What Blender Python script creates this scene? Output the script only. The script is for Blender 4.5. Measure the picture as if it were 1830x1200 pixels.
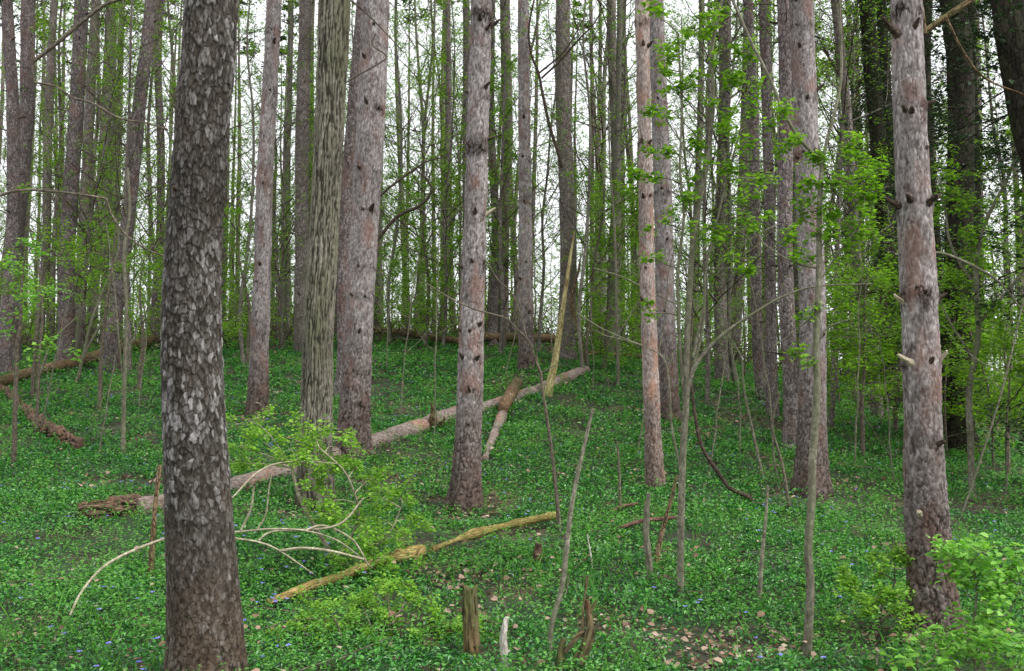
import bpy, math
import numpy as np
from mathutils import Vector

# ------------------------------------------------------------------ camera, sky, sun, exposure
S = bpy.context.scene
for o in list(bpy.data.objects):
    bpy.data.objects.remove(o)
EYE, PITCH, FPX = 1.6, math.radians(3.0), 1757.0      # focal length in pixels of the 1830 px wide photograph
cam = bpy.data.cameras.new('camera'); cam_o = bpy.data.objects.new('camera', cam)
S.collection.objects.link(cam_o); S.camera = cam_o
cam.sensor_width = 36.0; cam.lens = 36.0 * FPX / 1830.0; cam.clip_start = 0.05; cam.clip_end = 3000
cam_o.location = (0, 0, EYE); cam_o.rotation_euler = (math.radians(90) + PITCH, 0, 0)

SUN_EL, SUN_AZ = math.radians(50), math.radians(118)   # overcast: high, behind and right of the camera
world = bpy.data.worlds.new('World'); S.world = world; world.use_nodes = True
wn, wl = world.node_tree.nodes, world.node_tree.links
wn.clear()
sky = wn.new('ShaderNodeTexSky'); sky.sky_type = 'NISHITA'; sky.sun_disc = False
sky.sun_elevation = SUN_EL; sky.sun_rotation = SUN_AZ; sky.air_density = 1.0; sky.dust_density = 6.0; sky.ozone_density = 1.0
hs = wn.new('ShaderNodeHueSaturation'); hs.inputs['Saturation'].default_value = 0.16
bg = wn.new('ShaderNodeBackground'); bg.inputs['Strength'].default_value = 0.12
wo = wn.new('ShaderNodeOutputWorld')
ov = wn.new('ShaderNodeMix'); ov.data_type = 'RGBA'; ov.inputs[0].default_value = 0.8; ov.inputs[7].default_value = (7.0, 7.15, 7.4, 1)   # even white cloud over the clear sky
wl.new(sky.outputs[0], hs.inputs['Color']); wl.new(hs.outputs[0], ov.inputs[6]); wl.new(ov.outputs[2], bg.inputs['Color']); wl.new(bg.outputs[0], wo.inputs['Surface'])
sun = bpy.data.lights.new('sun', 'SUN'); sun.energy = 1.35; sun.angle = math.radians(20); sun.color = (1.0, 0.97, 0.92)
sun_o = bpy.data.objects.new('sun', sun); S.collection.objects.link(sun_o)
sun_o.rotation_euler = (math.radians(90) - SUN_EL, 0, math.radians(180) - SUN_AZ + math.radians(180) - math.radians(180))
S.view_settings.view_transform = 'Standard'; S.view_settings.look = 'None'
S.view_settings.exposure = 1.08; S.view_settings.gamma = 1.0
S.render.film_transparent = False
S.cycles.max_bounces = 5; S.cycles.diffuse_bounces = 3; S.cycles.glossy_bounces = 2
S.cycles.transmission_bounces = 3; S.cycles.transparent_max_bounces = 4

# ------------------------------------------------------------------ noise
def _h(ix, iy, iz, seed=0):
    n = (ix.astype(np.int64) * 73856093) ^ (iy.astype(np.int64) * 19349663) ^ (iz.astype(np.int64) * 83492791) ^ (seed * 2654435761)
    n = n & 0xffffffff
    n = ((n ^ (n >> 15)) * 0x2c1b3c6d) & 0xffffffff
    n = ((n ^ (n >> 12)) * 0x297a2d39) & 0xffffffff
    n = n ^ (n >> 15)
    return n / 4294967295.0
def vnoise(p, seed=0):
    p = np.asarray(p, float); i = np.floor(p).astype(np.int64); f = p - i; f = f * f * (3 - 2 * f); r = 0
    for a in (0, 1):
        for b in (0, 1):
            for c in (0, 1):
                w = (f[:, 0] if a else 1 - f[:, 0]) * (f[:, 1] if b else 1 - f[:, 1]) * (f[:, 2] if c else 1 - f[:, 2])
                r = r + w * _h(i[:, 0] + a, i[:, 1] + b, i[:, 2] + c, seed)
    return r
def fbm(p, seed=0, o=3):
    r = 0; a = 0.5; t = 0
    for k in range(o):
        r = r + a * vnoise(p * 2 ** k, seed + k); t += a; a *= 0.5
    return r / t
def n2(x, y, s, seed=0, o=3):
    x = np.asarray(x, float); return fbm(np.stack([x.ravel() / s, np.asarray(y, float).ravel() / s, np.zeros(x.size)], 1), seed, o).reshape(x.shape)
def worley(p, seed=0):
    i = np.floor(p).astype(np.int64); N = len(p)
    F1 = np.full(N, 9.0); F2 = np.full(N, 9.0); cid = np.zeros(N); d = np.zeros((N, 3))
    for a in (-1, 0, 1):
        for b in (-1, 0, 1):
            for c in (-1, 0, 1):
                j = i + np.array([a, b, c])
                q = j + np.stack([_h(j[:, 0], j[:, 1], j[:, 2], seed + k) for k in (1, 2, 3)], 1)
                v = p - q; D = np.sqrt((v * v).sum(1)); m = D < F1
                F2 = np.where(m, F1, np.minimum(F2, D)); F1 = np.where(m, D, F1)
                cid = np.where(m, _h(j[:, 0], j[:, 1], j[:, 2], seed + 9), cid); d[m] = v[m]
    return F1, F2, cid, d
def sst(a, b, x):
    t = np.clip((x - a) / (b - a), 0, 1); return t * t * (3 - 2 * t)

# ------------------------------------------------------------------ terrain and pixel helpers
_ty = np.linspace(-60, 700, 3801)
_tz = np.interp(_ty, [-60, 0, 5, 6, 8, 10, 12, 14, 16, 18, 20, 22, 25, 30, 34, 42, 60, 100, 700],
                [-0.6, -0.05, -0.02, 0.02, .12, .27, .5, .78, 1.08, 1.4, 1.72, 2.05, 2.5, 3.15, 3.35, 3.2, 2.6, 1.0, -12])
_k = np.hanning(9); _k /= _k.sum(); _tz = np.convolve(np.pad(_tz, 4, 'edge'), _k, 'valid')
def ground(x, y):
    x = np.asarray(x, float); y = np.asarray(y, float)
    z = np.interp(y, _ty, _tz)
    t = np.clip(y / 22.0, 0.12, 1.6)
    xr = np.maximum(0, x - 0.4); xl = np.maximum(0, -x - 3)
    z = z - 0.115 * t * xr * xr / (xr + 1.2) * np.where(x > 40, 40 / np.maximum(x, 1), 1) - 0.02 * t * xl
    return z + (n2(x, y, 1.7, 5) - 0.5) * 0.16 + (n2(x, y, 0.35, 8, 2) - 0.5) * 0.03
cp, sp_ = math.cos(PITCH), math.sin(PITCH)
def ray(px, py):
    cx, cy = (px - 915) / FPX, (600 - py) / FPX
    return np.array([cx, cp - sp_ * cy, sp_ + cp * cy])
def P(px, py, Y):                                      # point of the pixel's line of sight at ground distance Y
    d = ray(px, py); return np.array([0, 0, EYE]) + d * (Y / d[1])
def G(px, py, lift=0.0):                               # where that line meets the ground
    d = ray(px, py); ys = np.linspace(3.5, 90, 3000); k = ys / d[1]
    z = EYE + d[2] * k - ground(d[0] * k, ys) - lift
    i = np.argmax(z < 0) if (z < 0).any() else len(ys) - 1
    return np.array([d[0] * k[i], ys[i], EYE + d[2] * k[i]])
def mpp(Y):
    return Y / FPX                                     # metres per photo pixel at distance Y

# ------------------------------------------------------------------ mesh builder
class MB:
    def __init__(s):
        s.V, s.F, s.A, s.n = [], [], [], 0
    def add(s, v, f, mi=0, bark=None, h=None, tone=None, smooth=True):
        v = np.asarray(v, np.float32); n = len(v)
        a = np.zeros((n, 5), np.float32)
        if bark is not None: a[:, :3] = bark
        if h is not None: a[:, 3] = h
        if tone is not None: a[:, 4] = tone
        s.V.append(v); s.A.append(a); s.F.append((np.asarray(f, np.int64) + s.n, mi, smooth)); s.n += n
        return s
    def build(s, name, mats, parent=None):
        me = bpy.data.meshes.new(name)
        v = np.concatenate(s.V); a = np.concatenate(s.A)
        me.vertices.add(len(v)); me.vertices.foreach_set('co', v.ravel())
        lp = np.concatenate([f.ravel() for f, _, _ in s.F]); cnt = np.concatenate([np.full(len(f), f.shape[1]) for f, _, _ in s.F])
        me.loops.add(len(lp)); me.loops.foreach_set('vertex_index', lp.astype(np.int32))
        me.polygons.add(len(cnt)); me.polygons.foreach_set('loop_start', (np.cumsum(cnt) - cnt).astype(np.int32))
        me.polygons.foreach_set('material_index', np.concatenate([np.full(len(f), m) for f, m, _ in s.F]).astype(np.int32))
        me.polygons.foreach_set('use_smooth', np.concatenate([np.full(len(f), q) for f, _, q in s.F]))
        me.update(calc_edges=True)
        if a.any():
            at = me.attributes.new('bark', 'FLOAT_VECTOR', 'POINT'); at.data.foreach_set('vector', np.ascontiguousarray(a[:, :3]).ravel())
            for k, nm in ((3, 'height'), (4, 'tone')):
                at = me.attributes.new(nm, 'FLOAT', 'POINT'); at.data.foreach_set('value', np.ascontiguousarray(a[:, k]))
        for m in (mats if isinstance(mats, (list, tuple)) else [mats]):
            me.materials.append(m)
        o = bpy.data.objects.new(name, me); S.collection.objects.link(o)
        if parent is not None: o.parent = parent
        return o

def spline(pts, n):                                    # Catmull-Rom resample to n points
    p = np.asarray(pts, float)
    if len(p) == 2: return p[0] + (p[1] - p[0]) * np.linspace(0, 1, n)[:, None]
    q = np.vstack([2 * p[0] - p[1], p, 2 * p[-1] - p[-2]])
    L = np.concatenate([[0], np.cumsum(np.linalg.norm(np.diff(p, axis=0), axis=1))]); u = np.linspace(0, L[-1], n)
    i = np.clip(np.searchsorted(L, u, 'right') - 1, 0, len(p) - 2); t = ((u - L[i]) / (L[i + 1] - L[i] + 1e-9))[:, None]
    a, b, c, d = q[i], q[i + 1], q[i + 2], q[i + 3]
    return 0.5 * (2 * b + (c - a) * t + (2 * a - 5 * b + 4 * c - d) * t * t + (3 * b - a - 3 * c + d) * t ** 3)

def tube(mb, pts, r, sides=8, n=None, mi=0, fn=None, flare=0.0, cap=True, wob=0.0, seed=0, lobes=5, jag=0.0):
    """a tapered round limb along pts; r one value per point; fn(q, s) gives (radial displacement, height, tone)"""
    pts = np.asarray(pts, float); r = np.asarray(r, float)
    n = n or max(2, len(pts))
    c = spline(pts, n); L0 = np.linspace(0, 1, len(r)); rr = np.interp(np.linspace(0, 1, n), L0, r)
    if wob: c = c + (np.stack([vnoise(np.stack([np.arange(n) * 0.9 * 12 / n, np.full(n, k * 7.3 + seed), np.zeros(n)], 1), seed) for k in range(3)], 1) - 0.5) * wob
    t = np.gradient(c, axis=0); t /= np.linalg.norm(t, axis=1)[:, None] + 1e-12
    ax = np.eye(3)[np.argmin(np.abs(t).max(0))]
    N = ax - t * (t @ ax)[:, None]; N /= np.linalg.norm(N, axis=1)[:, None]; B = np.cross(t, N)
    s = np.concatenate([[0], np.cumsum(np.linalg.norm(np.diff(c, axis=0), axis=1))])
    th = np.arange(sides) * 2 * math.pi / sides
    R0 = r.mean()
    ct, st = np.cos(th), np.sin(th)
    rad = np.repeat(rr[:, None], sides, 1)
    S2 = np.repeat(s[:, None], sides, 1)
    if flare:
        lob = 0.55 + 0.45 * np.cos(lobes * th + seed)[None] + 0.3 * np.cos((lobes - 2) * th + 2 * seed)[None]
        rad = rad * (1 + flare * np.exp(-np.maximum(0, S2 - 0.25) / 0.20) * lob + 0.25 * flare * np.exp(-S2 / 0.8))
    q = np.stack([np.broadcast_to(ct * R0, (n, sides)), np.broadcast_to(st * R0, (n, sides)), S2], -1).reshape(-1, 3)
    h = tone = None
    if fn:
        dd, h, tone = fn(q, S2.ravel()); rad = rad + dd.reshape(n, sides)
    v = c[:, None, :] + (N[:, None, :] * ct[None, :, None] + B[:, None, :] * st[None, :, None]) * rad[..., None]
    if jag:
        jn = vnoise(np.stack([np.cos(th) * 3.5, np.sin(th) * 3.5, np.full(sides, seed)], 1), 5) ** 1.5
        wk = np.clip((s - s[-1] * .55) / (s[-1] * .45), 0, 1) ** 2
        v = v + t[:, None, :] * (wk[:, None] * (jn - .35)[None] * jag)[..., None]
    i = np.arange(n - 1)[:, None] * sides; j = np.arange(sides)[None]; k = (j + 1) % sides
    f = np.stack([i + j, i + k, i + sides + k, i + sides + j], -1).reshape(-1, 4)
    mb.add(v.reshape(-1, 3), f, mi, q, h, tone)
    if cap:
        for e, ring in ((0, np.arange(sides)[::-1]), (n - 1, np.arange(sides))):
            vv = np.vstack([v[e], c[e] + t[e] * rr[e] * (0.3 if e else -0.3)])
            rg = ring; ff = np.stack([rg, np.roll(rg, -1), np.full(sides, sides)], 1)
            mb.add(vv, ff, mi, np.vstack([q.reshape(n, sides, 3)[e], q.reshape(n, sides, 3)[e][:1]]), np.full(sides + 1, 0.45), np.full(sides + 1, 0.4))
    return c, rr, s

def orient(n, rng, lo=-0.3, hi=0.6, az=None):
    az = rng.uniform(0, 2 * math.pi, n) if az is None else az
    el = rng.uniform(lo, hi, n); roll = rng.normal(0, 0.45, n)
    d = np.stack([np.cos(az) * np.cos(el), np.sin(az) * np.cos(el), np.sin(el)], 1)
    s = np.stack([-np.sin(az), np.cos(az), np.zeros(n)], 1); u = np.cross(d, s); u *= np.sign(u[:, 2:3] + 1e-9)
    s2 = s * np.cos(roll)[:, None] + u * np.sin(roll)[:, None]; u2 = -s * np.sin(roll)[:, None] + u * np.cos(roll)[:, None]
    return d, s2, u2
def leaves(mb, p, L, W, rng, mi=0, lo=-0.3, hi=0.6, az=None, shape=0):
    """leaf blades at points p; shape 0 = folded rhomb, 1 = six-sided pointed leaf with a fold and a drooping tip"""
    p = np.asarray(p, float); n = len(p)
    if n == 0: return
    L = np.broadcast_to(L, n)[:, None]; W = np.broadcast_to(W, n)[:, None]
    d, s, u = orient(n, rng, lo, hi, az)
    if shape == 0:
        m = p + d * L * 0.5
        v = np.stack([p, m + s * W * .5 + u * W * .22, p + d * L - u * L * .08, m - s * W * .5 + u * W * .22], 1)
        b = np.arange(n)[:, None] * 4
        f = np.concatenate([b + [0, 1, 2], b + [0, 2, 3]])
    else:
        a1, a2 = p + d * L * .3, p + d * L * .68
        v = np.stack([p, a1 + s * W * .48 + u * W * .16, a2 + s * W * .42 + u * W * .12 - u * L * .02, p + d * L - u * L * .14,
                      a2 - s * W * .42 + u * W * .12 - u * L * .02, a1 - s * W * .48 + u * W * .16, a1, a2 - u * L * .02], 1)
        b = np.arange(n)[:, None] * 8
        f = np.concatenate([b + [0, 1, 6], b + [0, 6, 5]]); g = np.concatenate([b + [1, 2, 7, 6], b + [6, 7, 4, 5]]); hh = np.concatenate([b + [2, 3, 7], b + [7, 3, 4]])
        mb.add(v.reshape(-1, 3), f, mi, smooth=False)
        base = mb.n - n * 8
        mb.F.append((g + base, mi, False)); mb.F.append((hh + base, mi, False)); return
    mb.add(v.reshape(-1, 3), f, mi, smooth=False)

# ------------------------------------------------------------------ materials
def new_mat(name):
    m = bpy.data.materials.new(name); m.use_nodes = True; nt = m.node_tree; nt.nodes.clear()
    out = nt.nodes.new('ShaderNodeOutputMaterial'); return m, nt.nodes, nt.links, out
def ramp(N, stops):
    r = N.new('ShaderNodeValToRGB'); e = r.color_ramp.elements
    while len(e) < len(stops): e.new(0.5)
    for k, (p, c) in enumerate(stops):
        e[k].position = p; e[k].color = (*c, 1) if len(c) == 3 else c
    return r
def mix(N, Lk, f, a, b, mode='MIX'):
    m = N.new('ShaderNodeMix'); m.data_type = 'RGBA'; m.blend_type = mode
    for s_, v in ((0, f), (6, a), (7, b)):
        if isinstance(v, (int, float)): m.inputs[s_].default_value = v
        elif isinstance(v, tuple): m.inputs[s_].default_value = (*v, 1)
        else: Lk.new(v, m.inputs[s_])
    return m.outputs[2]
def bark_mat(name, crack, low, high, accent, near=False, cell=(22, 22, 7), acc=0.35, moss=None, bump=0.5, rough=0.85, foot=None):
    m, N, Lk, out = new_mat(name)
    at = N.new('ShaderNodeAttribute'); at.attribute_name = 'bark'
    oi = N.new('ShaderNodeObjectInfo')
    off = N.new('ShaderNodeVectorMath'); off.operation = 'MULTIPLY_ADD'
    cmb = N.new('ShaderNodeCombineXYZ')
    for k in range(3): Lk.new(oi.outputs['Random'], cmb.inputs[k])
    Lk.new(cmb.outputs[0], off.inputs[0]); off.inputs[1].default_value = (37, 53, 71); Lk.new(at.outputs['Vector'], off.inputs[2])
    co = off.outputs[0]
    def noise(scale, vec=co, det=4, st=None):
        n = N.new('ShaderNodeTexNoise'); n.inputs['Scale'].default_value = scale; n.inputs['Detail'].default_value = det
        if st:
            q = N.new('ShaderNodeVectorMath'); q.operation = 'MULTIPLY'; q.inputs[1].default_value = st; Lk.new(vec, q.inputs[0]); vec = q.outputs[0]
        Lk.new(vec, n.inputs['Vector']); return n
    if near:
        hA = N.new('ShaderNodeAttribute'); hA.attribute_name = 'height'; tA = N.new('ShaderNodeAttribute'); tA.attribute_name = 'tone'
        H, T = hA.outputs['Fac'], tA.outputs['Fac']
    else:
        w = noise(9, det=2); wv = N.new('ShaderNodeVectorMath'); wv.operation = 'MULTIPLY_ADD'
        Lk.new(w.outputs['Color'], wv.inputs[0]); wv.inputs[1].default_value = (.05, .05, .12); Lk.new(co, wv.inputs[2])
        sc = N.new('ShaderNodeVectorMath'); sc.operation = 'MULTIPLY'; sc.inputs[1].default_value = cell; Lk.new(wv.outputs[0], sc.inputs[0])
        vo = N.new('ShaderNodeTexVoronoi'); vo.feature = 'DISTANCE_TO_EDGE'; Lk.new(sc.outputs[0], vo.inputs['Vector']); vo.inputs['Scale'].default_value = 1
        vc = N.new('ShaderNodeTexVoronoi'); Lk.new(sc.outputs[0], vc.inputs['Vector']); vc.inputs['Scale'].default_value = 1
        mr = N.new('ShaderNodeMapRange'); mr.inputs['From Max'].default_value = 0.22; Lk.new(vo.outputs['Distance'], mr.inputs['Value'])
        sep = N.new('ShaderNodeSeparateColor'); Lk.new(vc.outputs['Color'], sep.inputs[0])
        H, T = mr.outputs[0], sep.outputs[0]
    body = mix(N, Lk, T, low, high)
    fine = noise(60, det=5, st=(1, 1, .35)); fr = ramp(N, [(0.3, (0.42, 0.41, 0.40)), (0.70, (1.38, 1.38, 1.38))]); Lk.new(fine.outputs['Fac'], fr.inputs[0])
    body = mix(N, Lk, 1.0, body, fr.outputs[0], 'MULTIPLY')
    if accent:
        an = noise(5.5, det=4, st=(1, 1, .5)); ar = ramp(N, [(0.52, (0, 0, 0)), (0.66, (acc * 2, acc * 2, acc * 2))]); Lk.new(an.outputs['Fac'], ar.inputs[0])
        body = mix(N, Lk, ar.outputs[0], body, accent)
    big = noise(1.3, det=3); br = ramp(N, [(0.35, (0.78, 0.78, 0.78)), (0.68, (1.15, 1.15, 1.15))]); Lk.new(big.outputs['Fac'], br.inputs[0])
    body = mix(N, Lk, 1.0, body, br.outputs[0], 'MULTIPLY')
    if moss:
        mn = noise(3.2, det=5, st=(1, 1, .4)); mrp = ramp(N, [(0.45, (0, 0, 0)), (0.7, (.75, .75, .75))]); Lk.new(mn.outputs['Fac'], mrp.inputs[0])
        body = mix(N, Lk, mrp.outputs[0], body, moss)
    if foot:
        sx = N.new('ShaderNodeSeparateXYZ'); Lk.new(at.outputs['Vector'], sx.inputs[0])
        fm = N.new('ShaderNodeMapRange'); fm.inputs['From Min'].default_value = foot[1]; fm.inputs['From Max'].default_value = foot[2]
        fm.inputs['To Min'].default_value = foot[3]; fm.inputs['To Max'].default_value = 0; Lk.new(sx.outputs[2], fm.inputs['Value'])
        body = mix(N, Lk, fm.outputs[0], body, mix(N, Lk, 1.0, foot[0], fr.outputs[0], 'MULTIPLY'))
    hr = ramp(N, [(0.02, (0, 0, 0)), (0.38, (1, 1, 1))]); Lk.new(H, hr.inputs[0])
    col = mix(N, Lk, hr.outputs[0], crack, body)
    pb = N.new('ShaderNodeBsdfPrincipled'); pb.inputs['Roughness'].default_value = rough; pb.inputs['Specular IOR Level'].default_value = 0.1
    Lk.new(col, pb.inputs['Base Color'])
    bp = N.new('ShaderNodeBump'); bp.inputs['Strength'].default_value = bump; bp.inputs['Distance'].default_value = 0.012 if not near else 0.004
    hh = N.new('ShaderNodeMath'); hh.operation = 'MULTIPLY_ADD'; Lk.new(fine.outputs['Fac'], hh.inputs[0]); hh.inputs[1].default_value = 0.7
    if near: hh.inputs[2].default_value = 0
    else: Lk.new(H, hh.inputs[2])
    Lk.new(hh.outputs[0], bp.inputs['Height']); Lk.new(bp.outputs[0], pb.inputs['Normal'])
    Lk.new(pb.outputs[0], out.inputs['Surface']); return m
def leaf_mat(name, cols, trans=0.4, rough=0.45, spec=0.35, tcol=None):
    m, N, Lk, out = new_mat(name)
    g = N.new('ShaderNodeNewGeometry'); st = [(k / max(1, len(cols) - 1), c) for k, c in enumerate(cols)]
    r = ramp(N, st); Lk.new(g.outputs['Random Per Island'], r.inputs[0])
    pb = N.new('ShaderNodeBsdfPrincipled'); pb.inputs['Roughness'].default_value = rough; pb.inputs['Specular IOR Level'].default_value = spec
    Lk.new(r.outputs[0], pb.inputs['Base Color'])
    tr = N.new('ShaderNodeBsdfTranslucent')
    Lk.new(mix(N, Lk, 1.0, r.outputs[0], tcol or (1.25, 1.35, .6), 'MULTIPLY'), tr.inputs['Color'])
    mx = N.new('ShaderNodeMixShader'); mx.inputs[0].default_value = trans
    Lk.new(pb.outputs[0], mx.inputs[1]); Lk.new(tr.outputs[0], mx.inputs[2]); Lk.new(mx.outputs[0], out.inputs['Surface']); return m

PINE = bark_mat('pine bark', (.014, .010, .009), (.10, .080, .074), (.36, .325, .32), (.20, .105, .08), near=True, acc=.28, foot=((.075, .05, .038), 0.1, 1.9, .85))
PINE_FAR = bark_mat('far pine bark', (.05, .04, .037), (.12, .10, .095), (.27, .23, .225), (.20, .11, .085), cell=(30, 30, 12), acc=.25)
PINE_DIM = bark_mat('dull pine bark', (.06, .05, .043), (.15, .125, .115), (.29, .25, .235), (.18, .12, .09), cell=(28, 28, 12), acc=.2, moss=(.11, .12, .07))
CHERRY = bark_mat('scaly bark', (.016, .013, .011), (.052, .045, .037), (.23, .22, .215), (.075, .056, .042), near=True, acc=.2, rough=.75, foot=((.10, .065, .042), 0.1, 1.05, .75))
RIDGED = bark_mat('ridged bark', (.032, .029, .021), (.12, .108, .082), (.225, .21, .17), None, near=True, moss=(.11, .115, .065), foot=((.05, .043, .03), .15, 1.1, .75))
DARK = bark_mat('dark evergreen bark', (.008, .006, .005), (.020, .017, .013), (.045, .039, .028), None, cell=(20, 20, 6), moss=(.03, .04, .015))
GREY = bark_mat('smooth grey bark', (.08, .075, .06), (.17, .16, .135), (.28, .26, .22), None, cell=(14, 14, 30), moss=(.14, .15, .09), bump=.25)
SAPL = bark_mat('sapling bark', (.12, .11, .08), (.15, .14, .10), (.25, .235, .18), None, cell=(18, 18, 30), moss=(.12, .14, .07), bump=.1)
PALE = bark_mat('pale dead wood', (.20, .16, .10), (.42, .36, .25), (.66, .60, .46), None, cell=(60, 60, 3), bump=.3)
WHITEW = bark_mat('bleached dead wood', (.28, .24, .19), (.55, .51, .45), (.80, .76, .70), None, cell=(90, 90, 4), bump=.4)
PALESTEM = bark_mat('pale shrub stem', (.25, .22, .15), (.30, .27, .19), (.44, .40, .29), None, cell=(18, 18, 30), bump=.1)
YELLOW = bark_mat('barkless yellow wood', (.15, .12, .05), (.34, .29, .12), (.56, .50, .26), (.14, .09, .04), cell=(60, 60, 2.5), acc=.45, bump=.3)
MOSSLOG = bark_mat('yellow mossy wood', (.10, .07, .025), (.33, .23, .085), (.47, .36, .15), (.13, .08, .035), cell=(50, 50, 4), acc=.3, moss=(.13, .16, .035), bump=.4)
LOGBARK = bark_mat('fallen pine bark', (.03, .022, .018), (.14, .105, .09), (.31, .255, .23), (.30, .14, .08), near=True, acc=.25)
ROTTEN = bark_mat('rotten wood', (.012, .008, .006), (.060, .038, .026), (.19, .125, .09), (.16, .075, .035), near=True, acc=.25)
REDWOOD = bark_mat('reddish dead bark', (.05, .025, .02), (.15, .08, .06), (.27, .16, .12), (.20, .10, .07), cell=(50, 50, 14), acc=.3)
STUMPM = bark_mat('mossy stump bark', (.025, .02, .012), (.12, .085, .05), (.22, .16, .10), (.16, .08, .04), near=True, moss=(.08, .11, .03))
BROWNLOG = bark_mat('old brown log bark', (.03, .02, .012), (.15, .095, .055), (.27, .19, .12), (.21, .11, .05), cell=(26, 26, 8), acc=.3, moss=(.07, .09, .03))
TWIG = bark_mat('twig bark', (.05, .04, .03), (.12, .10, .075), (.20, .17, .13), None, cell=(60, 60, 30), bump=.1)
KNOT = bark_mat('dead knot wood', (.015, .010, .008), (.055, .04, .03), (.12, .09, .07), None, cell=(80, 80, 30), bump=.4)

VINCA = leaf_mat('periwinkle leaf', [(.006, .042, .013), (.026, .15, .025), (.078, .33, .040), (.010, .078, .025), (.15, .46, .06)], trans=.28, rough=.38, spec=.65, tcol=(1.1, 1.4, .6))
HERB = leaf_mat('bright herb leaf', [(.05, .17, .025), (.12, .33, .045), (.18, .43, .09), (.07, .22, .04)], trans=.4, rough=.55)
SPRING = leaf_mat('young spring leaf', [(.08, .20, .014), (.15, .32, .022), (.26, .45, .045), (.05, .13, .016)], trans=.5, rough=.5, spec=.2)
SHRUBL = leaf_mat('shrub leaf', [(.12, .30, .03), (.22, .44, .045), (.33, .56, .08), (.09, .22, .03)], trans=.45, rough=.5)
BRIGHTL = leaf_mat('fresh bright leaf', [(.11, .30, .04), (.20, .46, .06), (.32, .58, .12), (.08, .24, .035)], trans=.45, rough=.45)
FARL = leaf_mat('distant spring leaf', [(.08, .19, .010), (.16, .33, .015), (.27, .47, .025), (.05, .12, .010)], trans=.5, rough=.6, spec=.15)
NEEDLE = leaf_mat('pine needle tuft', [(.03, .07, .02), (.045, .10, .028), (.06, .12, .04)], trans=.15, rough=.7)
DKNEEDLE = leaf_mat('dark evergreen needle', [(.015, .035, .012), (.025, .055, .018), (.035, .075, .022)], trans=.1, rough=.7)
DEADL = leaf_mat('fallen brown leaf', [(.15, .085, .05), (.28, .18, .125), (.42, .30, .23), (.10, .055, .033), (.22, .13, .08), (.50, .39, .31)], trans=.12, rough=.7, tcol=(1, .8, .6))
PETAL = leaf_mat('violet blue petal', [(.22, .22, .75), (.32, .33, .88), (.42, .40, .92)], trans=.3, rough=.6, tcol=(1, 1, 1))

# soil
SOIL, N, Lk, out = new_mat('forest soil')
tc = N.new('ShaderNodeTexCoord')
def tn(scale, det=5):
    n = N.new('ShaderNodeTexNoise'); n.inputs['Scale'].default_value = scale; n.inputs['Detail'].default_value = det
    Lk.new(tc.outputs['Object'], n.inputs['Vector']); return n
r1 = ramp(N, [(0.3, (.016, .011, .007)), (0.55, (.035, .025, .015)), (0.75, (.08, .055, .035))]); Lk.new(tn(14).outputs['Fac'], r1.inputs[0])
vo = N.new('ShaderNodeTexVoronoi'); vo.inputs['Scale'].default_value = 16; Lk.new(tc.outputs['Object'], vo.inputs['Vector'])
r2 = ramp(N, [(0.0, (.025, .016, .010)), (0.5, (.07, .045, .028)), (1.0, (.15, .10, .065))]); sc = N.new('ShaderNodeSeparateColor'); Lk.new(vo.outputs['Color'], sc.inputs[0]); Lk.new(sc.outputs[0], r2.inputs[0])
f1 = ramp(N, [(0.45, (0, 0, 0)), (0.6, (1, 1, 1))]); Lk.new(tn(1.1).outputs['Fac'], f1.inputs[0])
c1 = mix(N, Lk, f1.outputs[0], r1.outputs[0], r2.outputs[0])
f2 = ramp(N, [(0.42, (0, 0, 0)), (0.6, (.8, .8, .8))]); Lk.new(tn(2.3).outputs['Fac'], f2.inputs[0])
c1 = mix(N, Lk, f2.outputs[0], c1, (.02, .055, .018))
pb = N.new('ShaderNodeBsdfPrincipled'); pb.inputs['Roughness'].default_value = .95; Lk.new(c1, pb.inputs['Base Color'])
bp = N.new('ShaderNodeBump'); bp.inputs['Distance'].default_value = .03; Lk.new(tn(22).outputs['Fac'], bp.inputs['Height']); Lk.new(bp.outputs[0], pb.inputs['Normal'])
Lk.new(pb.outputs[0], out.inputs['Surface'])

def tag(o, label=None, cat=None, group=None, kind=None):
    if label: o['label'] = label
    if cat: o['category'] = cat
    if group: o['group'] = group
    if kind: o['kind'] = kind
    return o
def empty(name, loc, label, cat, group=None):
    o = bpy.data.objects.new(name, None); S.collection.objects.link(o); o.location = tuple(loc); o.empty_display_size = .2
    return tag(o, label, cat, group)
def part(mb, name, mats, root):                       # mesh is in world coordinates; move it under its thing
    o = mb.build(name, mats, root); b = Vector(root.location)
    o.matrix_parent_inverse.identity()
    me = o.data; n = len(me.vertices); a = np.empty(n * 3, np.float32); me.vertices.foreach_get('co', a)
    a = a.reshape(-1, 3) - np.array(b, np.float32); me.vertices.foreach_set('co', a.ravel()); me.update(); return o
def subpart(mb, name, mats, prt, root):
    o = part(mb, name, mats, root); o.parent = prt; return o

# ------------------------------------------------------------------ the ground
gx = np.concatenate([-np.geomspace(600, 14, 26), np.linspace(-13.8, 13.8, 260), np.geomspace(14, 600, 26)])
gy = np.concatenate([-np.geomspace(60, 3.2, 12), np.linspace(-3, 34, 420), np.geomspace(34.3, 650, 70)])
X, Y = np.meshgrid(gx, gy); Z = ground(X, Y); ny, nx = X.shape
i = (np.arange(ny - 1)[:, None] * nx + np.arange(nx - 1)[None]).ravel()
mb = MB(); mb.add(np.stack([X.ravel(), Y.ravel(), Z.ravel()], 1), np.stack([i, i + 1, i + nx + 1, i + nx], 1))
tag(mb.build('ground', SOIL), kind='structure')

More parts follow.
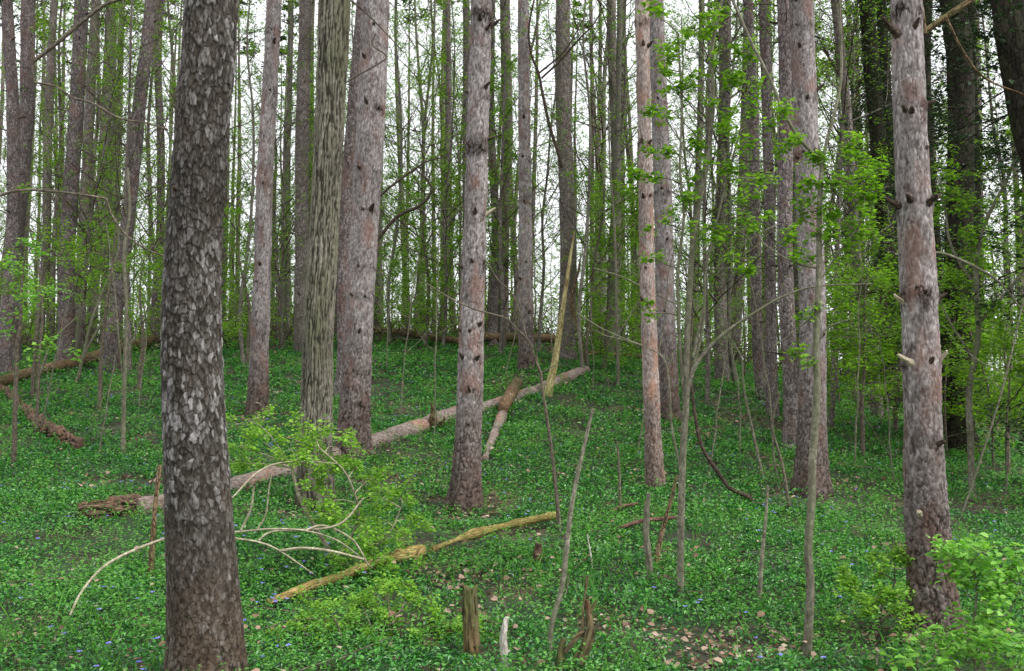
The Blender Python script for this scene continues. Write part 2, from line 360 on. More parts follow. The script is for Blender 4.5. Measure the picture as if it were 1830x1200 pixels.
# ------------------------------------------------------------------ bark relief for the near trunks
def cherry_fn(seed):
    def fn(q, s):
        w = (np.stack([fbm(q * 12, seed + k, 2) for k in range(3)], 1) - .5); w2 = (np.stack([vnoise(q * np.array([70, 70, 45]), seed + k) for k in range(3)], 1) - .5)
        def scales(a, b):
            F1, F2, c, d = worley((q + w * np.array([.03, .03, .05]) + w2 * np.array([.010, .010, .022])) * np.array([a, a, b]), seed)
            e = sst(0.0, .14, F2 - F1); return e, c, e * (.30 + .30 * c) + e * .62 * np.clip(-d[:, 2] + .1, -.3, .6)
        e1, c1, h1 = scales(43, 17); e2, c2, h2 = scales(62, 26)
        k = sst(.5, 1.3, s + (fbm(q * 3, seed + 3) - .5) * .8)
        h = h1 * k + h2 * (1 - k); c = c1 * k + c2 * (1 - k); e = e1 * k + e2 * (1 - k)
        fine = fbm(q * np.array([75, 75, 40]), seed + 5, 3) - .5
        V1, V2, vc_, vd_ = worley((q + w * np.array([.07, .07, .25])) * np.array([19, 19, 3.0]), seed + 40)
        h = h * (.45 + .55 * sst(0, .22, V2 - V1)) + fine * .35
        big = fbm(q * np.array([5, 5, 3]), seed + 11)
        tone = np.clip(np.maximum(c - .45, 0) ** 1.5 * 2.2 * (2.6 * big - .6) + .10 + (h - .5) * .5 + fine * .7, 0, 1)
        return (h - .4) * (.007 * k + .0045 * (1 - k)) * 1.5 + fine * .002 + (big - .5) * .012, np.clip(h * 1.3 + .05, 0, 1), tone
    return fn
def pine_fn(seed, coarse=1.0):
    def fn(q, s):
        w = (np.stack([fbm(q * 13, seed + k, 4) for k in range(3)], 1) - .5)
        F1, F2, c1, d = worley((q + w * np.array([.10, .10, .34])) * np.array([22, 22, 4.2]) / coarse, seed)
        e1 = sst(.0, .30, F2 - F1)
        G1, G2, c2, d2 = worley((q + w * .07) * np.array([38, 38, 15]) / coarse, seed + 20); e2 = sst(.0, .35, G2 - G1)
        k = sst(.2, 2.6, s + (fbm(q * 2.5, seed + 3) - .5) * 1.2)
        fine = fbm(q * 55, seed + 5, 2) - .5
        h = (e1 * .8 + .25 * e2) * (1 - k) + (e2 * .55 + .28 + .35 * (fbm(q * np.array([30, 30, 10]), seed + 30, 3) - .5) * 2) * k
        tone = np.clip(.15 + .3 * c1 + .6 * c2 + fine * .8 - .25 * (1 - k), 0, 1)
        return ((h - .5) * (.018 * (1 - k) + .0055 * k) + e2 * (c2 - .5) * .003 + fine * .002 + (fbm(q * 3, seed + 7, 2) - .5) * .02) * coarse, np.clip(h * 1.05, 0, 1), tone
    return fn
def ridge_fn(seed, amp=.015, cell=30):
    def fn(q, s):
        w = (np.stack([fbm(q * np.array([7, 7, 3.]), seed + k, 3) for k in range(3)], 1) - .5)
        F1, F2, c, d = worley((q + w * np.array([.045, .045, .2])) * np.array([cell, cell, 2.0]), seed)
        e = sst(.0, .42, F2 - F1); fine = fbm(q * np.array([60, 60, 25]), seed + 5, 2) - .5
        return (e - .5) * amp + fine * .003, np.clip(e * .85 + fine * .9 + .05, 0, 1), np.clip(.3 + .6 * c + fine * .8, 0, 1)
    return fn

def trunk_line(rows, Yd, zbase, top):
    """rows: (photo row, centre column, width px) from the top down; returns points bottom-up and radii, run on above the frame to height top"""
    pts, rad = [], []
    for (py, px, w) in rows[::-1]:
        pts.append(P(px, py, Yd)); rad.append(w * mpp(Yd) / 2)
    pts = np.array(pts); rad = np.array(rad)
    lo = pts[0].copy(); lo[2] = zbase - .22
    d = (pts[-1] - pts[max(0, len(pts) - 3)]); d = d / max(d[2], .1); zt = top; hi = pts[-1]; ex, er = [], []
    for k in (1 / 3, 2 / 3, 1):
        z = hi[2] + (zt - hi[2]) * k
        ex.append(hi + np.array([d[0] * .6, d[1] * .6, 1]) * (z - hi[2])); er.append(rad[-1] * (1 - .8 * k))
    dd = pts[0] - lo
    if dd[2] < .02: pts, rad = pts[1:], rad[1:]
    pts = np.vstack([lo, pts, ex]); rad = np.concatenate([[rad[0]], rad, er])
    return pts, rad
def resamp(pts, rad, ds):
    L = np.concatenate([[0], np.cumsum(np.linalg.norm(np.diff(pts, axis=0), axis=1))]); n = max(4, int(L[-1] / ds) + 1)
    u = np.linspace(0, L[-1], n); return spline(pts, n), np.interp(u, L, rad)

def needle_crown(mb, line, rad, z0, z1, spread, rng, n=900, dark=False):
    """whorled limbs with needle tufts from height z0 to z1 round the stem line"""
    zs = line[:, 2]; k = int((z1 - z0) / .75)
    for z in np.linspace(z0, z1, max(3, k)):
        c = np.array([np.interp(z, zs, line[:, 0]), np.interp(z, zs, line[:, 1]), z]); f = (z - z0) / (z1 - z0)
        R = spread * (0.55 + .45 * math.sin(math.pi * min(1, f + .25))) * (1.05 - f * .75)
        for a in rng.uniform(0, 2 * math.pi, 4):
            L = R * rng.uniform(.7, 1.1); e = c + np.array([math.cos(a) * L, math.sin(a) * L, L * rng.uniform(.1, .35)])
            m = (c + e) / 2 - np.array([0, 0, .08 * L])
            tube(mb, [c, m, e], [.03, .02, .006], 4, 4, cap=False)
            m_ = max(6, int(n / (k * 4))); t = rng.uniform(.3, 1.02, m_)
            p = c + (e - c) * t[:, None] + rng.normal(0, .16 * L, (m_, 3)) * np.array([1, 1, .35])
            leaves(mb, p, rng.uniform(.22, .34, m_), rng.uniform(.10, .18, m_), rng, 1, -.1, .9)

GOLD = 2.39996
def stub(root, pos, dirv, L, r, mat, rng):
    dirv = np.array(dirv, float); dirv /= np.linalg.norm(dirv)
    s_ = MB(); p0 = pos - dirv * r * 1.2; up = np.array([0, 0, 1.])
    n = 6; t = np.linspace(0, 1, n)[:, None]
    bend = rng.normal(0, .12, 3) * L
    pts = p0 + dirv * (L + r) * t + (up * .18 * L + bend) * t ** 2
    rr = r * np.array([2.1, 1.45, 1.1, .95, .8, .45 if L > .05 else .7])
    fn = lambda q, s: ((vnoise(q * 120, 3) - .5) * r * .5, np.clip(vnoise(q * 90, 4) * 1.2, 0, 1), vnoise(q * 60, 6))
    tube(s_, pts, rr, 8, 10, fn=fn)
    return part(s_, 'branch_stub', mat, root)

def gYt(px, py): return float(G(px, py, .07)[1])
def near_tree(name, label, rows, Yd, fn, mat, stubs=(), sides=150, ds=.006, flare=.5, lobes=5, top=22, cat='tree', group=None, crown='pine', seed=1, fine_top=None, stubr=.019):
    rng = np.random.default_rng(seed)
    px, py = rows[-1][1], rows[-1][0]; b = P(px, py, Yd); zb = float(ground(b[0], Yd))
    root = empty(name, (b[0], Yd, zb), label, cat, group)
    pts, rad = trunk_line(rows, Yd, zb, top); pl, rl = resamp(pts, rad, .25)
    zfine = fine_top or (P(px, -60, Yd)[2]); k = int(np.argmax(pl[:, 2] > zfine)) + 1
    wz = sorted({round(float(np.interp(P(915, st[1], Yd)[2], pl[:, 2], np.arange(len(pl)) * .25)), 2) for st in stubs}); fn0 = fn
    if crown == 'pine' and stubs:
        def fn(q, s_):
            d_, h_, t_ = fn0(q, s_)
            for z_ in wz:
                g_ = np.exp(-((s_ - z_ + (vnoise(q * 14, 2) - .5) * .10) / .05) ** 2); g_ = g_ * sst(.3, .7, vnoise(q * np.array([9, 9, 2.]), 5)); d_ = d_ + g_ * .005; t_ = t_ - g_ * .30; h_ = h_ - g_ * .3 * vnoise(q * 50, 3)
            return d_, np.clip(h_, 0, 1), np.clip(t_, 0, 1)
    mb = MB(); L = (pl[k, 2] - pl[0, 2])
    c, rr, s = tube(mb, pl[:k + 1], rl[:k + 1], sides, int(L / ds), fn=fn, flare=flare, lobes=lobes, seed=seed, cap=False)
    R0 = rl[:k + 1].mean()
    # upper stem above the frame, plain
    def fn2(q, s2):
        return np.zeros(len(q)), np.full(len(q), .7), vnoise(q * 20, 4)
    tube(mb, pl[k:], rl[k:], 12, max(4, len(pl) - k), fn=fn2)
    part(mb, 'trunk', mat, root)
    for st in stubs:
        sx, sy = st[0], st[1]; ln = st[2] if len(st) > 2 else rng.uniform(.02, .085); mt = st[3] if len(st) > 3 else KNOT
        z = P(sx, sy, Yd)[2]; cx = np.interp(z, pl[:, 2], pl[:, 0]); rz = np.interp(z, pl[:, 2], rl)
        off = (P(sx, sy, Yd)[0] - cx) / rz; off = max(-.98, min(.98, off * .96)); a = math.asin(off)
        dv = np.array([math.sin(a), -math.cos(a), 0.0])
        if len(st) > 2 and ln > .07 and abs(off) > .8: dv = np.array([math.copysign(1, off), -.35, 0.])
        pos = np.array([cx, Yd, z]) + np.array([math.sin(a), -math.cos(a), 0]) * rz * .97
        stub(root, pos, dv + np.array([0, 0, .25 + rng.uniform(-.1, .3)]), ln, stubr * rng.uniform(.7, 1.15), mt, rng)
    if crown:
        cm = MB(); tz = pl[-1, 2]
        if crown == 'pine': needle_crown(cm, pl, rl, tz - 7, tz - .1, 2.4, rng, 1500)
        part(cm, 'crown', [TWIG, NEEDLE], root)
    return root, pl, rl

# --- the nine near trunks
near_tree('cherry_tree', 'large near trunk with dark flaky scaly bark, second widest gap left of the pink pines', 
          [(0, 378, 93), (150, 367, 94), (300, 356, 96), (450, 346, 99), (600, 342, 104), (750, 347, 108), (900, 355, 114), (1050, 363, 122), (1160, 368, 130), (1215, 369, 136)],
          gYt(369, 1205), cherry_fn(3), CHERRY, stubs=[(325, 345, .02)], sides=300, ds=.0045, flare=.08, top=19, seed=3, lobes=6, crown='pine')
NP = 'near red pines with pinkish grey bark'
near_tree('red_pine', 'slim pink barked pine right of the large flaky trunk',
          [(0, 490, 27), (150, 483, 28), (300, 474, 29), (450, 470, 30), (600, 465, 32), (700, 461, 33), (752, 459, 36)], 16.3, pine_fn(11, 1.3), PINE,
          [(493, 78), (486, 165), (468, 473), (462, 505, .03), (474, 330, .03)], 64, .02, .35, group=NP, seed=5, stubr=.024)
near_tree('broadleaf_tree', 'greenish grey trunk with long vertical bark ridges, standing just left of the wide pink pine',
          [(0, 598, 56), (150, 592, 52), (300, 585, 50), (450, 577, 51), (600, 569, 53), (750, 565, 56), (850, 564, 60), (922, 565, 66)], 10.6, ridge_fn(21), RIDGED,
          [], 220, .010, .22, lobes=7, seed=7, crown='pine')
near_tree('red_pine', 'wide pink barked pine close against the right side of the ridged trunk',
          [(0, 671, 50), (150, 666, 50), (300, 658, 50), (450, 649, 50), (600, 640, 50), (720, 635, 51), (810, 631, 58)], 13.2, pine_fn(31, 1.15), PINE,
          [(654, 108), (659, 191), (680, 199, .04), (646, 305), (667, 377), (652, 378), (644, 478), (633, 530), (656, 532), (646, 594), (672, 52), (622, 668), (650, 725, .03), (628, 745, .03)], 110, .014, .3, group=NP, seed=9, stubr=.023)
near_tree('red_pine', 'central pine with dark knot whorls and reddish brown foot, before the fallen log',
          [(0, 860, 38), (100, 858, 38), (300, 852, 40), (450, 847, 42), (600, 843, 45), (750, 838, 46), (850, 834, 49), (918, 831, 54)], 10.5, pine_fn(41), PINE,
          [(858, 41, .09), (871, 57), (890, 49, .12), (869, 160, .09), (837, 168), (840, 266), (858, 269), (876, 250, .14), (850, 382), (874, 384, .11, PALE), (845, 470), (826, 480), (864, 473, .05), (840, 592), (858, 581), (823, 592), (827, 639), (853, 642), (840, 699), (838, 758)],
          120, .010, .35, group=NP, seed=11)
near_tree('red_pine', 'narrow straight pine behind, between the central pine and the leaning yellow dead stem',
          [(0, 935, 20), (300, 938, 23), (450, 939, 25), (600, 940, 26), (683, 941, 30)], 21, pine_fn(51, 1.5), PINE,
          [(936, 212), (934, 282), (945, 290), (936, 362), (940, 470), (930, 500), (945, 560)], 40, .03, .5, group=NP, seed=13, stubr=.027)
near_tree('red_pine', 'thin orange tinted pine, the front one of a touching pair right of centre',
          [(0, 1147, 25), (150, 1150, 25), (300, 1153, 25), (450, 1156, 26), (600, 1160, 27), (750, 1166, 28), (862, 1169, 31)], 11.6, pine_fn(61, .8),
          bark_mat('orange pine bark', (.06, .04, .032), (.19, .14, .12), (.41, .345, .32), (.33, .16, .10), near=True, acc=.32, foot=((.11, .075, .055), 0.1, 1.2, .7)),
          [(1148, 83), (1158, 85), (1147, 256), (1159, 258), (1149, 354), (1161, 352), (1152, 480), (1164, 545, .03), (1148, 540)], 80, .012, .25, group=NP, seed=15)
near_tree('red_pine', 'greyish pine, the rear one of a touching pair right of centre',
          [(0, 1172, 28), (150, 1177, 29), (300, 1183, 31), (450, 1187, 33), (600, 1190, 35), (700, 1194, 36), (748, 1196, 39)], 16.5, pine_fn(71, 1.4), PINE,
          [(1186, 560, .1), (1180, 340), (1174, 180, .04), (1190, 430)], 64, .02, .3, group=NP, seed=17, stubr=.022)
near_tree('red_pine', 'stout pine with a flared furrowed foot, directly behind the thin forked sapling',
          [(0, 1432, 42), (150, 1437, 43), (300, 1443, 44), (450, 1449, 45), (600, 1453, 46), (720, 1452, 46), (800, 1451, 49), (862, 1450, 55)], 11.6, pine_fn(81), PINE,
          [(1419, 5, .05), (1424, 88, .05), (1458, 165, .1), (1437, 181, .05), (1430, 275), (1460, 278), (1471, 470, .05), (1428, 560), (1465, 600, .03)], 110, .011, .5, group=NP, seed=19, lobes=4)
near_tree('red_pine', 'nearest pine at the right, with broken dead branch stubs on both sides of its trunk',
          [(0, 1620, 54), (150, 1624, 56), (300, 1630, 60), (450, 1638, 61), (600, 1645, 62), (700, 1648, 62), (800, 1650, 66), (900, 1655, 70), (1000, 1662, 74), (1070, 1667, 80), (1130, 1672, 90)], gYt(1672, 1130), pine_fn(91, .85), PINE,
          [(1597, 66, .14), (1626, 54, .05), (1608, 202, .05), (1618, 206, .04), (1653, 191, .07), (1616, 362, .08), (1650, 367, .08), (1603, 370, .12), (1666, 362, .06), (1639, 527, .04), (1674, 535, .08), (1608, 541, .09, PALE), (1620, 649, .11, PALE), (1650, 647, .05), (1678, 643, .09, PALE), (1665, 792, .05), (1632, 916, .05, PALE), (1648, 270, .02)],
          200, .0065, .45, group=NP, seed=23, lobes=4, stubr=.017)

# ------------------------------------------------------------------ broadleaf branching
def twiggy(mb, start, dirv, L, r, rng, depth=1, nsub=4, leafn=5, lsz=.05, curve=.35, lmi=1, wmi=0, sides=4, shape=0, spreadv=.9):
    d = np.array(dirv, float); d /= np.linalg.norm(d); n = 5 if L > .6 else 4
    p = [np.array(start, float)]; dd = d.copy()
    for k in range(n - 1):
        dd = dd + rng.normal(0, .16, 3) + np.array([0, 0, curve * .3]); dd /= np.linalg.norm(dd); p.append(p[-1] + dd * L / (n - 1))
    p = np.array(p); tube(mb, p, np.linspace(r, max(r * .3, .0012), n), sides, n, wmi, cap=False)
    if depth > 0:
        for t in np.sort(rng.uniform(.25, 1, nsub)):
            i = min(n - 2, int(t * (n - 1))); q = p[i] + (p[i + 1] - p[i]) * (t * (n - 1) - i)
            ax = (p[i + 1] - p[i]); ax /= np.linalg.norm(ax) + 1e-9; a = rng.normal(0, 1, 3); a -= ax * (a @ ax); a /= np.linalg.norm(a) + 1e-9
            twiggy(mb, q, ax * .6 + a * spreadv, L * rng.uniform(.3, .55), r * .5, rng, depth - 1, nsub, leafn, lsz, curve, lmi, wmi, 3, shape, spreadv)
    if leafn and (depth == 0 or leafn < 0):
        m = abs(leafn); t = rng.uniform(.25, 1.05, m) * (n - 1); i = np.clip(t.astype(int), 0, n - 2)
        q = p[i] + (p[i + 1] - p[i]) * (t - i)[:, None] + rng.normal(0, lsz * .45, (m, 3))
        leaves(mb, q, lsz * rng.uniform(.6, 1.25, m), lsz * rng.uniform(.4, .7, m), rng, lmi, -.4, .5, shape=shape)

def broadleaf_proto(seed, H, r0, nb, leafn, lsz, zlo=.15):
    rng = np.random.default_rng(seed); k = 9; z = np.linspace(-.3, H, k)
    pts = np.stack([np.cumsum(rng.normal(0, .10, k)), np.cumsum(rng.normal(0, .10, k)), z], 1); pts -= [pts[0, 0], pts[0, 1], 0]
    t_ = MB(); tube(t_, pts, np.linspace(r0, r0 * .2, k), 9, 24, flare=.25, seed=seed)
    c_ = MB(); line = spline(pts, 60)
    for j in range(nb):
        f = zlo + (1 - zlo) * (j + rng.uniform(0, 1)) / nb; zz = f * H; i = int(f * 59)
        a = j * GOLD + rng.normal(0, .4); el = rng.uniform(.35, 1.0)
        L = H * (.10 + .12 * (1 - f)) * rng.uniform(.6, 1.2) + .5
        twiggy(c_, line[i], (math.cos(a) * math.cos(el), math.sin(a) * math.cos(el), math.sin(el)), L, r0 * .30 * (1.1 - f * .6), rng, 2, 4, leafn, lsz)
    return t_, c_
def pine_proto(seed, H, r0):
    rng = np.random.default_rng(seed); k = 7; z = np.linspace(-.3, H, k)
    pts = np.stack([np.cumsum(rng.normal(0, .07, k)), np.cumsum(rng.normal(0, .07, k)), z], 1); pts -= [pts[0, 0], pts[0, 1], 0]
    t_ = MB(); tube(t_, pts, np.interp(z, [0, H * .5, H], [r0, r0 * .72, r0 * .12]), 12, 40, flare=.25, seed=seed)
    line = spline(pts, 80); tw = t_
    for j in range(34):
        f = .10 + .6 * (j + rng.uniform(0, 1)) / 34; i = int(f * 79); a = rng.uniform(0, 6.28)
        twiggy(tw, line[i], (math.cos(a), math.sin(a), rng.uniform(-.2, .35)), rng.uniform(.15, .9) * (.5 + f), .008, rng, 1, 3, 0, curve=-.15, wmi=1)
    c_ = MB(); needle_crown(c_, line, None, H * .86, H - .2, 2.0, rng, 900)
    return t_, c_

def crest_z(x, y): return float(ground(x, y))
MARK = [(355, 'the flaky trunk'), (465, 'the slim pine'), (575, 'the ridged trunk'), (645, 'the wide pine'), (848, 'the knotty pine'),
        (938, 'the narrow pine'), (1020, 'the yellow stem'), (1172, 'the touching pines'), (1445, 'the stout pine'), (1640, 'the nearest right pine')]
def zone(px):
    if px < MARK[0][0]: return 'left of ' + MARK[0][1]
    for (a, na), (b, nb_) in zip(MARK, MARK[1:]):
        if px < b: return 'between %s and %s' % (na.replace('the ', '', 1), nb_.replace('the ', '', 1))
    return 'right of ' + MARK[-1][1]
def pxof(x, y): return 915 + FPX * x / y

# --- mid-distance pines and broadleaf trees that can be told apart: columns at rows 0 and 600, width, distance
def mid_tree(kind, px0, px6, w, Yd, label, mat=None, seed=0, twigs=26, top=24, leafn=0, name=None, group=None, bare_crown=True, leafmat=None):
    rng = np.random.default_rng(1000 + seed)
    b = P(px6, 640, Yd); a = P(px0, 0, Yd); zb = crest_z(b[0], Yd)
    fr = lambda z: (z - b[2]) / (a[2] - b[2])
    zs = np.array([zb - .25, zb + .8, zb + 3, zb + 6, zb + 9, zb + 13, top]); r = w * mpp(Yd) / 2
    xs = b[0] + (a[0] - b[0]) * np.minimum(fr(zs), 1.15) + rng.normal(0, r * .35, 7)
    pts = np.stack([xs, Yd + rng.normal(0, r * .4, 7), zs], 1)
    root = empty(name or ('red_pine' if kind == 'pine' else 'dark_evergreen' if kind == 'dark' else 'broadleaf_tree'), (xs[0], Yd, zb), label, 'tree', group)
    mb = MB(); pl, rl = resamp(pts, np.array([1.12, 1.08, 1.02, .98, .92, .8, .15]) * r, .3)
    fnr = (lambda q, s: ((fbm(q * np.array([9, 9, 4.]), seed, 2) - .5) * r * .28, np.full(len(q), .5), np.full(len(q), .5)))
    tube(mb, pl, rl, 20, len(pl), fn=fnr, flare=.3, seed=seed); part(mb, 'trunk', mat or (PINE_FAR if kind == 'pine' else GREY), root)
    tw = MB(); zmax = P(915, -80, Yd)[2]
    if kind == 'pine':
        for j in range(twigs):
            z = zb + 1.2 + (zmax - zb) * j / twigs + rng.uniform(0, .5); z = z - (z % .55) + rng.normal(0, .04); i = int(np.argmin(abs(pl[:, 2] - z))); an = rng.uniform(0, 6.28)
            dv = np.array([math.cos(an), math.sin(an), rng.uniform(0, .4)])
            tw = MB()
            if rng.random() < .55: tube(tw, [pl[i], pl[i] + dv * (rl[i] + rng.uniform(.03, .16))], [.03, .012], 5, 3)
            else: twiggy(tw, pl[i] + dv * rl[i] * .7, dv, rng.uniform(.3, 1.1), .009, rng, 1, 3, 0, curve=-.1)
            part(tw, 'dead_branch', KNOT, root)
        cm = MB(); needle_crown(cm, pl, rl, top - 6.5, top - .1, 2.3, rng, 1200); part(cm, 'crown', [TWIG, NEEDLE], root)
    elif kind == 'dark':
        for z in np.arange(zb + .8, zmax + 1, .11):
            i = int(np.argmin(abs(pl[:, 2] - z))); an = rng.uniform(0, 6.28); L = rng.uniform(.35, 1.5)
            dv = np.array([math.cos(an), math.sin(an), rng.uniform(-.25, .15)])
            twiggy(tw, pl[i] + dv * rl[i] * .7, dv, L, .010, rng, 2, 4, leafn, .07, curve=-.25)
            m = 5; q = pl[i] + rng.normal(0, 1, (m, 3)) * np.array([rl[i] * 1.0, rl[i] * 1.0, .06]); leaves(tw, q, .12, .07, rng, 1, -.8, .6)
        part(tw, 'foliage', [DARK, DKNEEDLE], root)
    else:
        for j in range(twigs):
            f = (j + rng.uniform(0, 1)) / twigs; z = zb + 1.6 + (zmax + 2 - zb) * f; i = int(np.argmin(abs(pl[:, 2] - z))); an = j * GOLD + rng.normal(0, .3); el = rng.uniform(.3, .95)
            twiggy(tw, pl[i], (math.cos(an) * math.cos(el), math.sin(an) * math.cos(el), math.sin(el)), rng.uniform(.9, 2.2), r * .22, rng, 2, 4, leafn, .055)
        part(tw, 'crown', [GREY, leafmat or SPRING], root)
    return root

MP = 'pines on the slope behind the near trunks'
mids = [
 ('pine', 14, 12, 22, 22, 'pink pine trunk hugging the left edge of the view', PINE_FAR),
 ('pine', 52, 22, 26, 24, 'leaning pine second from the left edge, crossing in front of its neighbour', PINE_FAR),
 ('pine', 97, 72, 15, 30, 'thin pine third from the left edge', PINE_DIM),
 ('pine', 147, 116, 26, 23, 'sturdy pine midway between the left edge and the flaky scaly trunk', PINE_FAR),
 ('pine', 168, 140, 18, 29, 'darker pine half hidden behind the sturdy pine at the left', PINE_DIM),
 ('broad', 203, 186, 12, 30, 'dark slender trunk with leafy twigs beside the sturdy left pine', GREY),
 ('broad', 217, 198, 8, 34, 'very thin upright stem just right of the dark slender trunk at left', GREY),
 ('pine', 264, 206, 24, 22.5, 'pine leaning right with a dark side knot, third tree left of the flaky trunk', PINE_FAR),
 ('pine', 291, 277, 14, 30, 'thin pine nearest the left side of the flaky scaly trunk', PINE_FAR),
 ('pine', 543, 534, 25, 25, 'brownish pine between the slim pink pine and the ridged greenish trunk', PINE_DIM),
 ('broad', 520, 512, 10, 31, 'thin stem left of the brownish pine, near the slim pink pine', GREY),
 ('pine', 643, 612, 24, 18, 'narrow pine tucked behind the left side of the wide pink pine', PINE_FAR),
 ('pine', 885, 881, 15, 26, 'reddish thin pine, left one of two just right of the central knotty pine', PINE_FAR),
 ('pine', 901, 902, 20, 27, 'dull pine, right one of two just right of the central knotty pine', PINE_DIM),
 ('pine', 1005, 1018, 28, 23, 'thick greyish pine directly behind the leaning yellow dead stem', PINE_DIM),
 ('pine', 1093, 1102, 18, 27, 'pine with leafy neighbours, left of the touching pair of pines', PINE_DIM),
 ('broad', 1107, 1090, 11, 24, 'thin leafy trunk beside the pine left of the touching pair', GREY),
 ('pine', 1334, 1362, 19, 20, 'slightly leaning pine, left of the crossing pair behind the forked sapling', PINE_FAR),
 ('pine', 1365, 1376, 19, 18, 'straight pine, right of the crossing pair behind the forked sapling', PINE_FAR),
 ('pine', 1398, 1412, 27, 14.5, 'pale grey pine just left of the stout pine', PINE_FAR),
 ('broad', 1300, 1288, 22, 22, 'dark leafy trunk between the multi-stemmed sapling and the crossing pine pair', PINE_DIM),
 ('broad', 1496, 1552, 17, 19, 'slanting dark trunk between the stout pine and the nearest right pine', PINE_DIM),
]
for k, (kd, a, b, w, yd, lab, mt) in enumerate(mids):
    mid_tree(kd, a, b, w, yd, lab, mt, seed=k, leafn=6 if kd == 'broad' else 0, twigs=26 if kd == 'pine' else 22, group=MP if kd == 'pine' else None)
darks = [
 (1562, 1592, 30, 21, 'dark evergreen trunk with shaggy twigs, immediately left of the nearest right pine'),
 (1580, 1610, 20, 26, 'thinner dark evergreen trunk half behind the nearest right pine'),
 (1655, 1672, 28, 17, 'black looking evergreen trunk showing along the right edge of the nearest right pine'),
 (1702, 1716, 46, 15.5, 'thick dark evergreen trunk halfway between the nearest right pine and the right edge'),
 (1742, 1748, 18, 22, 'slim dark evergreen trunk right of the thick dark one'),
 (1812, 1900, 56, 11.5, 'biggest dark evergreen trunk filling the upper right corner'),
]
for k, (a, b, w, yd, lab) in enumerate(darks):
    mid_tree('dark', a, b, w, yd, lab, DARK, seed=60 + k, leafn=5, top=20, group='dark shaggy evergreens at the right')

# --- the wood beyond the crest: copies of a few kinds
protoP = []
for k in range(5):
    t_, c_ = pine_proto(200 + k, 27 + k, .135 + .015 * (k % 3))
    protoP.append([('trunk', t_.build('trunk', [PINE_DIM if k % 2 else PINE_FAR, KNOT]).data), ('crown', c_.build('crown', [TWIG, NEEDLE]).data)])
protoB = []
for k in range(6):
    t_, c_ = broadleaf_proto(300 + k, 11 + 1.6 * k, .065 + .012 * k, 32, 12, .088)
    protoB.append([('trunk', t_.build('trunk', GREY if k % 2 else PINE_DIM).data), ('crown', c_.build('crown', [KNOT if k % 2 else TWIG, FARL]).data)])
protoN = []
for k in range(4):
    t_, c_ = broadleaf_proto(350 + k, 11 + k, .055, 30, 9, .066, .12)
    protoN.append([('trunk', t_.build('trunk', GREY if k % 2 else PINE_DIM).data), ('crown', c_.build('crown', [KNOT, SPRING]).data)])
protoS = []
for k in range(5):                                    # thin understorey saplings in leaf
    rng = np.random.default_rng(400 + k); t_ = MB(); c_ = MB(); H = 2.2 + .8 * k
    pts = np.array([[0, 0, -.1], [.08 * rng.normal(), .08, H * .35], [.15 * rng.normal(), .1 * rng.normal(), H * .7], [.2, .1, H]])
    tube(t_, pts, [.018, .014, .009, .003], 6, 12); line = spline(pts, 30)
    for j in range(18):
        f = .15 + .85 * j / 18; a = j * GOLD; twiggy(c_, line[int(f * 29)], (math.cos(a), math.sin(a), .25), rng.uniform(.5, 1.15), .006, rng, 1, 6, 12, .075, curve=.05)
    protoS.append([('trunk', t_.build('stem', TWIG).data), ('crown', c_.build('foliage', [TWIG, SPRING]).data)])
for o in [o for o in S.collection.objects if o.name.split('.')[0] in ('trunk', 'dead_branch', 'crown', 'stem', 'foliage') and o.parent is None]:
    bpy.data.objects.remove(o)
def place(proto, name, x, y, sc, rz, label, cat, group, rng, tilt=.02):
    z = crest_z(x, y); r = empty(name, (x, y, z), label, cat, group)
    r.scale = (sc, sc, sc * rng.uniform(.95, 1.05)); r.rotation_euler = (rng.normal(0, tilt), rng.normal(0, tilt), rz)
    for nm, me in proto:
        nm = 'stem' if (nm == 'trunk' and cat == 'sapling') else nm
        o = bpy.data.objects.new(nm, me); S.collection.objects.link(o); o.parent = r
rng = np.random.default_rng(77)
pts = []
def scatter(n, y0, y1, mind, xr=.56, pad=2.5, pw=1.0):
    out = []; tries = 0
    while len(out) < n and tries < n * 60:
        tries += 1; y = y0 + (y1 - y0) * rng.random() ** pw; x = rng.uniform(-1, 1) * (xr * y + pad)
        if all((x - a) ** 2 + (y - b) ** 2 > mind ** 2 for a, b in pts): pts.append((x, y)); out.append((x, y))
    return out
for (x, y) in scatter(98, 29, 72, 1.5, pw=.9):
    zn = zone(pxof(x, y))
    place(protoP[rng.integers(5)], 'red_pine', x, y, rng.uniform(.85, 1.12), rng.uniform(0, 6.28), 'distant bare pine trunk beyond the crest, ' + zn, 'tree', 'distant pines beyond the crest', rng)
for (x, y) in scatter(78, 27, 66, 1.1, pw=.9):
    zn = zone(pxof(x, y))
    place(protoB[rng.integers(6)], 'broadleaf_tree', x, y, rng.uniform(.85, 1.15), rng.uniform(0, 6.28), 'distant leafy slender tree beyond the crest, ' + zn, 'tree', 'distant leafy trees beyond the crest', rng, .05)
for (x, y) in scatter(120, 26.5, 50, .9, pw=1.1):
    zn = zone(pxof(x, y))
    place(protoS[rng.integers(5)], 'sapling', x, y, rng.uniform(.8, 1.3), rng.uniform(0, 6.28), 'small leafy sapling on the crest, ' + zn, 'sapling', 'leafy saplings along the crest', rng, .09)
for (px, y) in [(132, 23.5), (232, 22), (438, 22.5), (505, 26), (700, 26.5), (790, 25.5), (893, 24), (962, 25), (1045, 21), (1088, 25), (1225, 22), (1262, 18.5), (1318, 22), (1480, 17), (1530, 21), (1385, 24)]:
    x = (px - 915) / FPX * y; pts.append((x, y))
    place(protoN[rng.integers(4)], 'broadleaf_tree', x, y, rng.uniform(.8, 1.1), rng.uniform(0, 6.28), 'slim young tree in fresh leaf near the crest, ' + zone(px), 'tree', 'slim young trees near the crest', rng, .04)
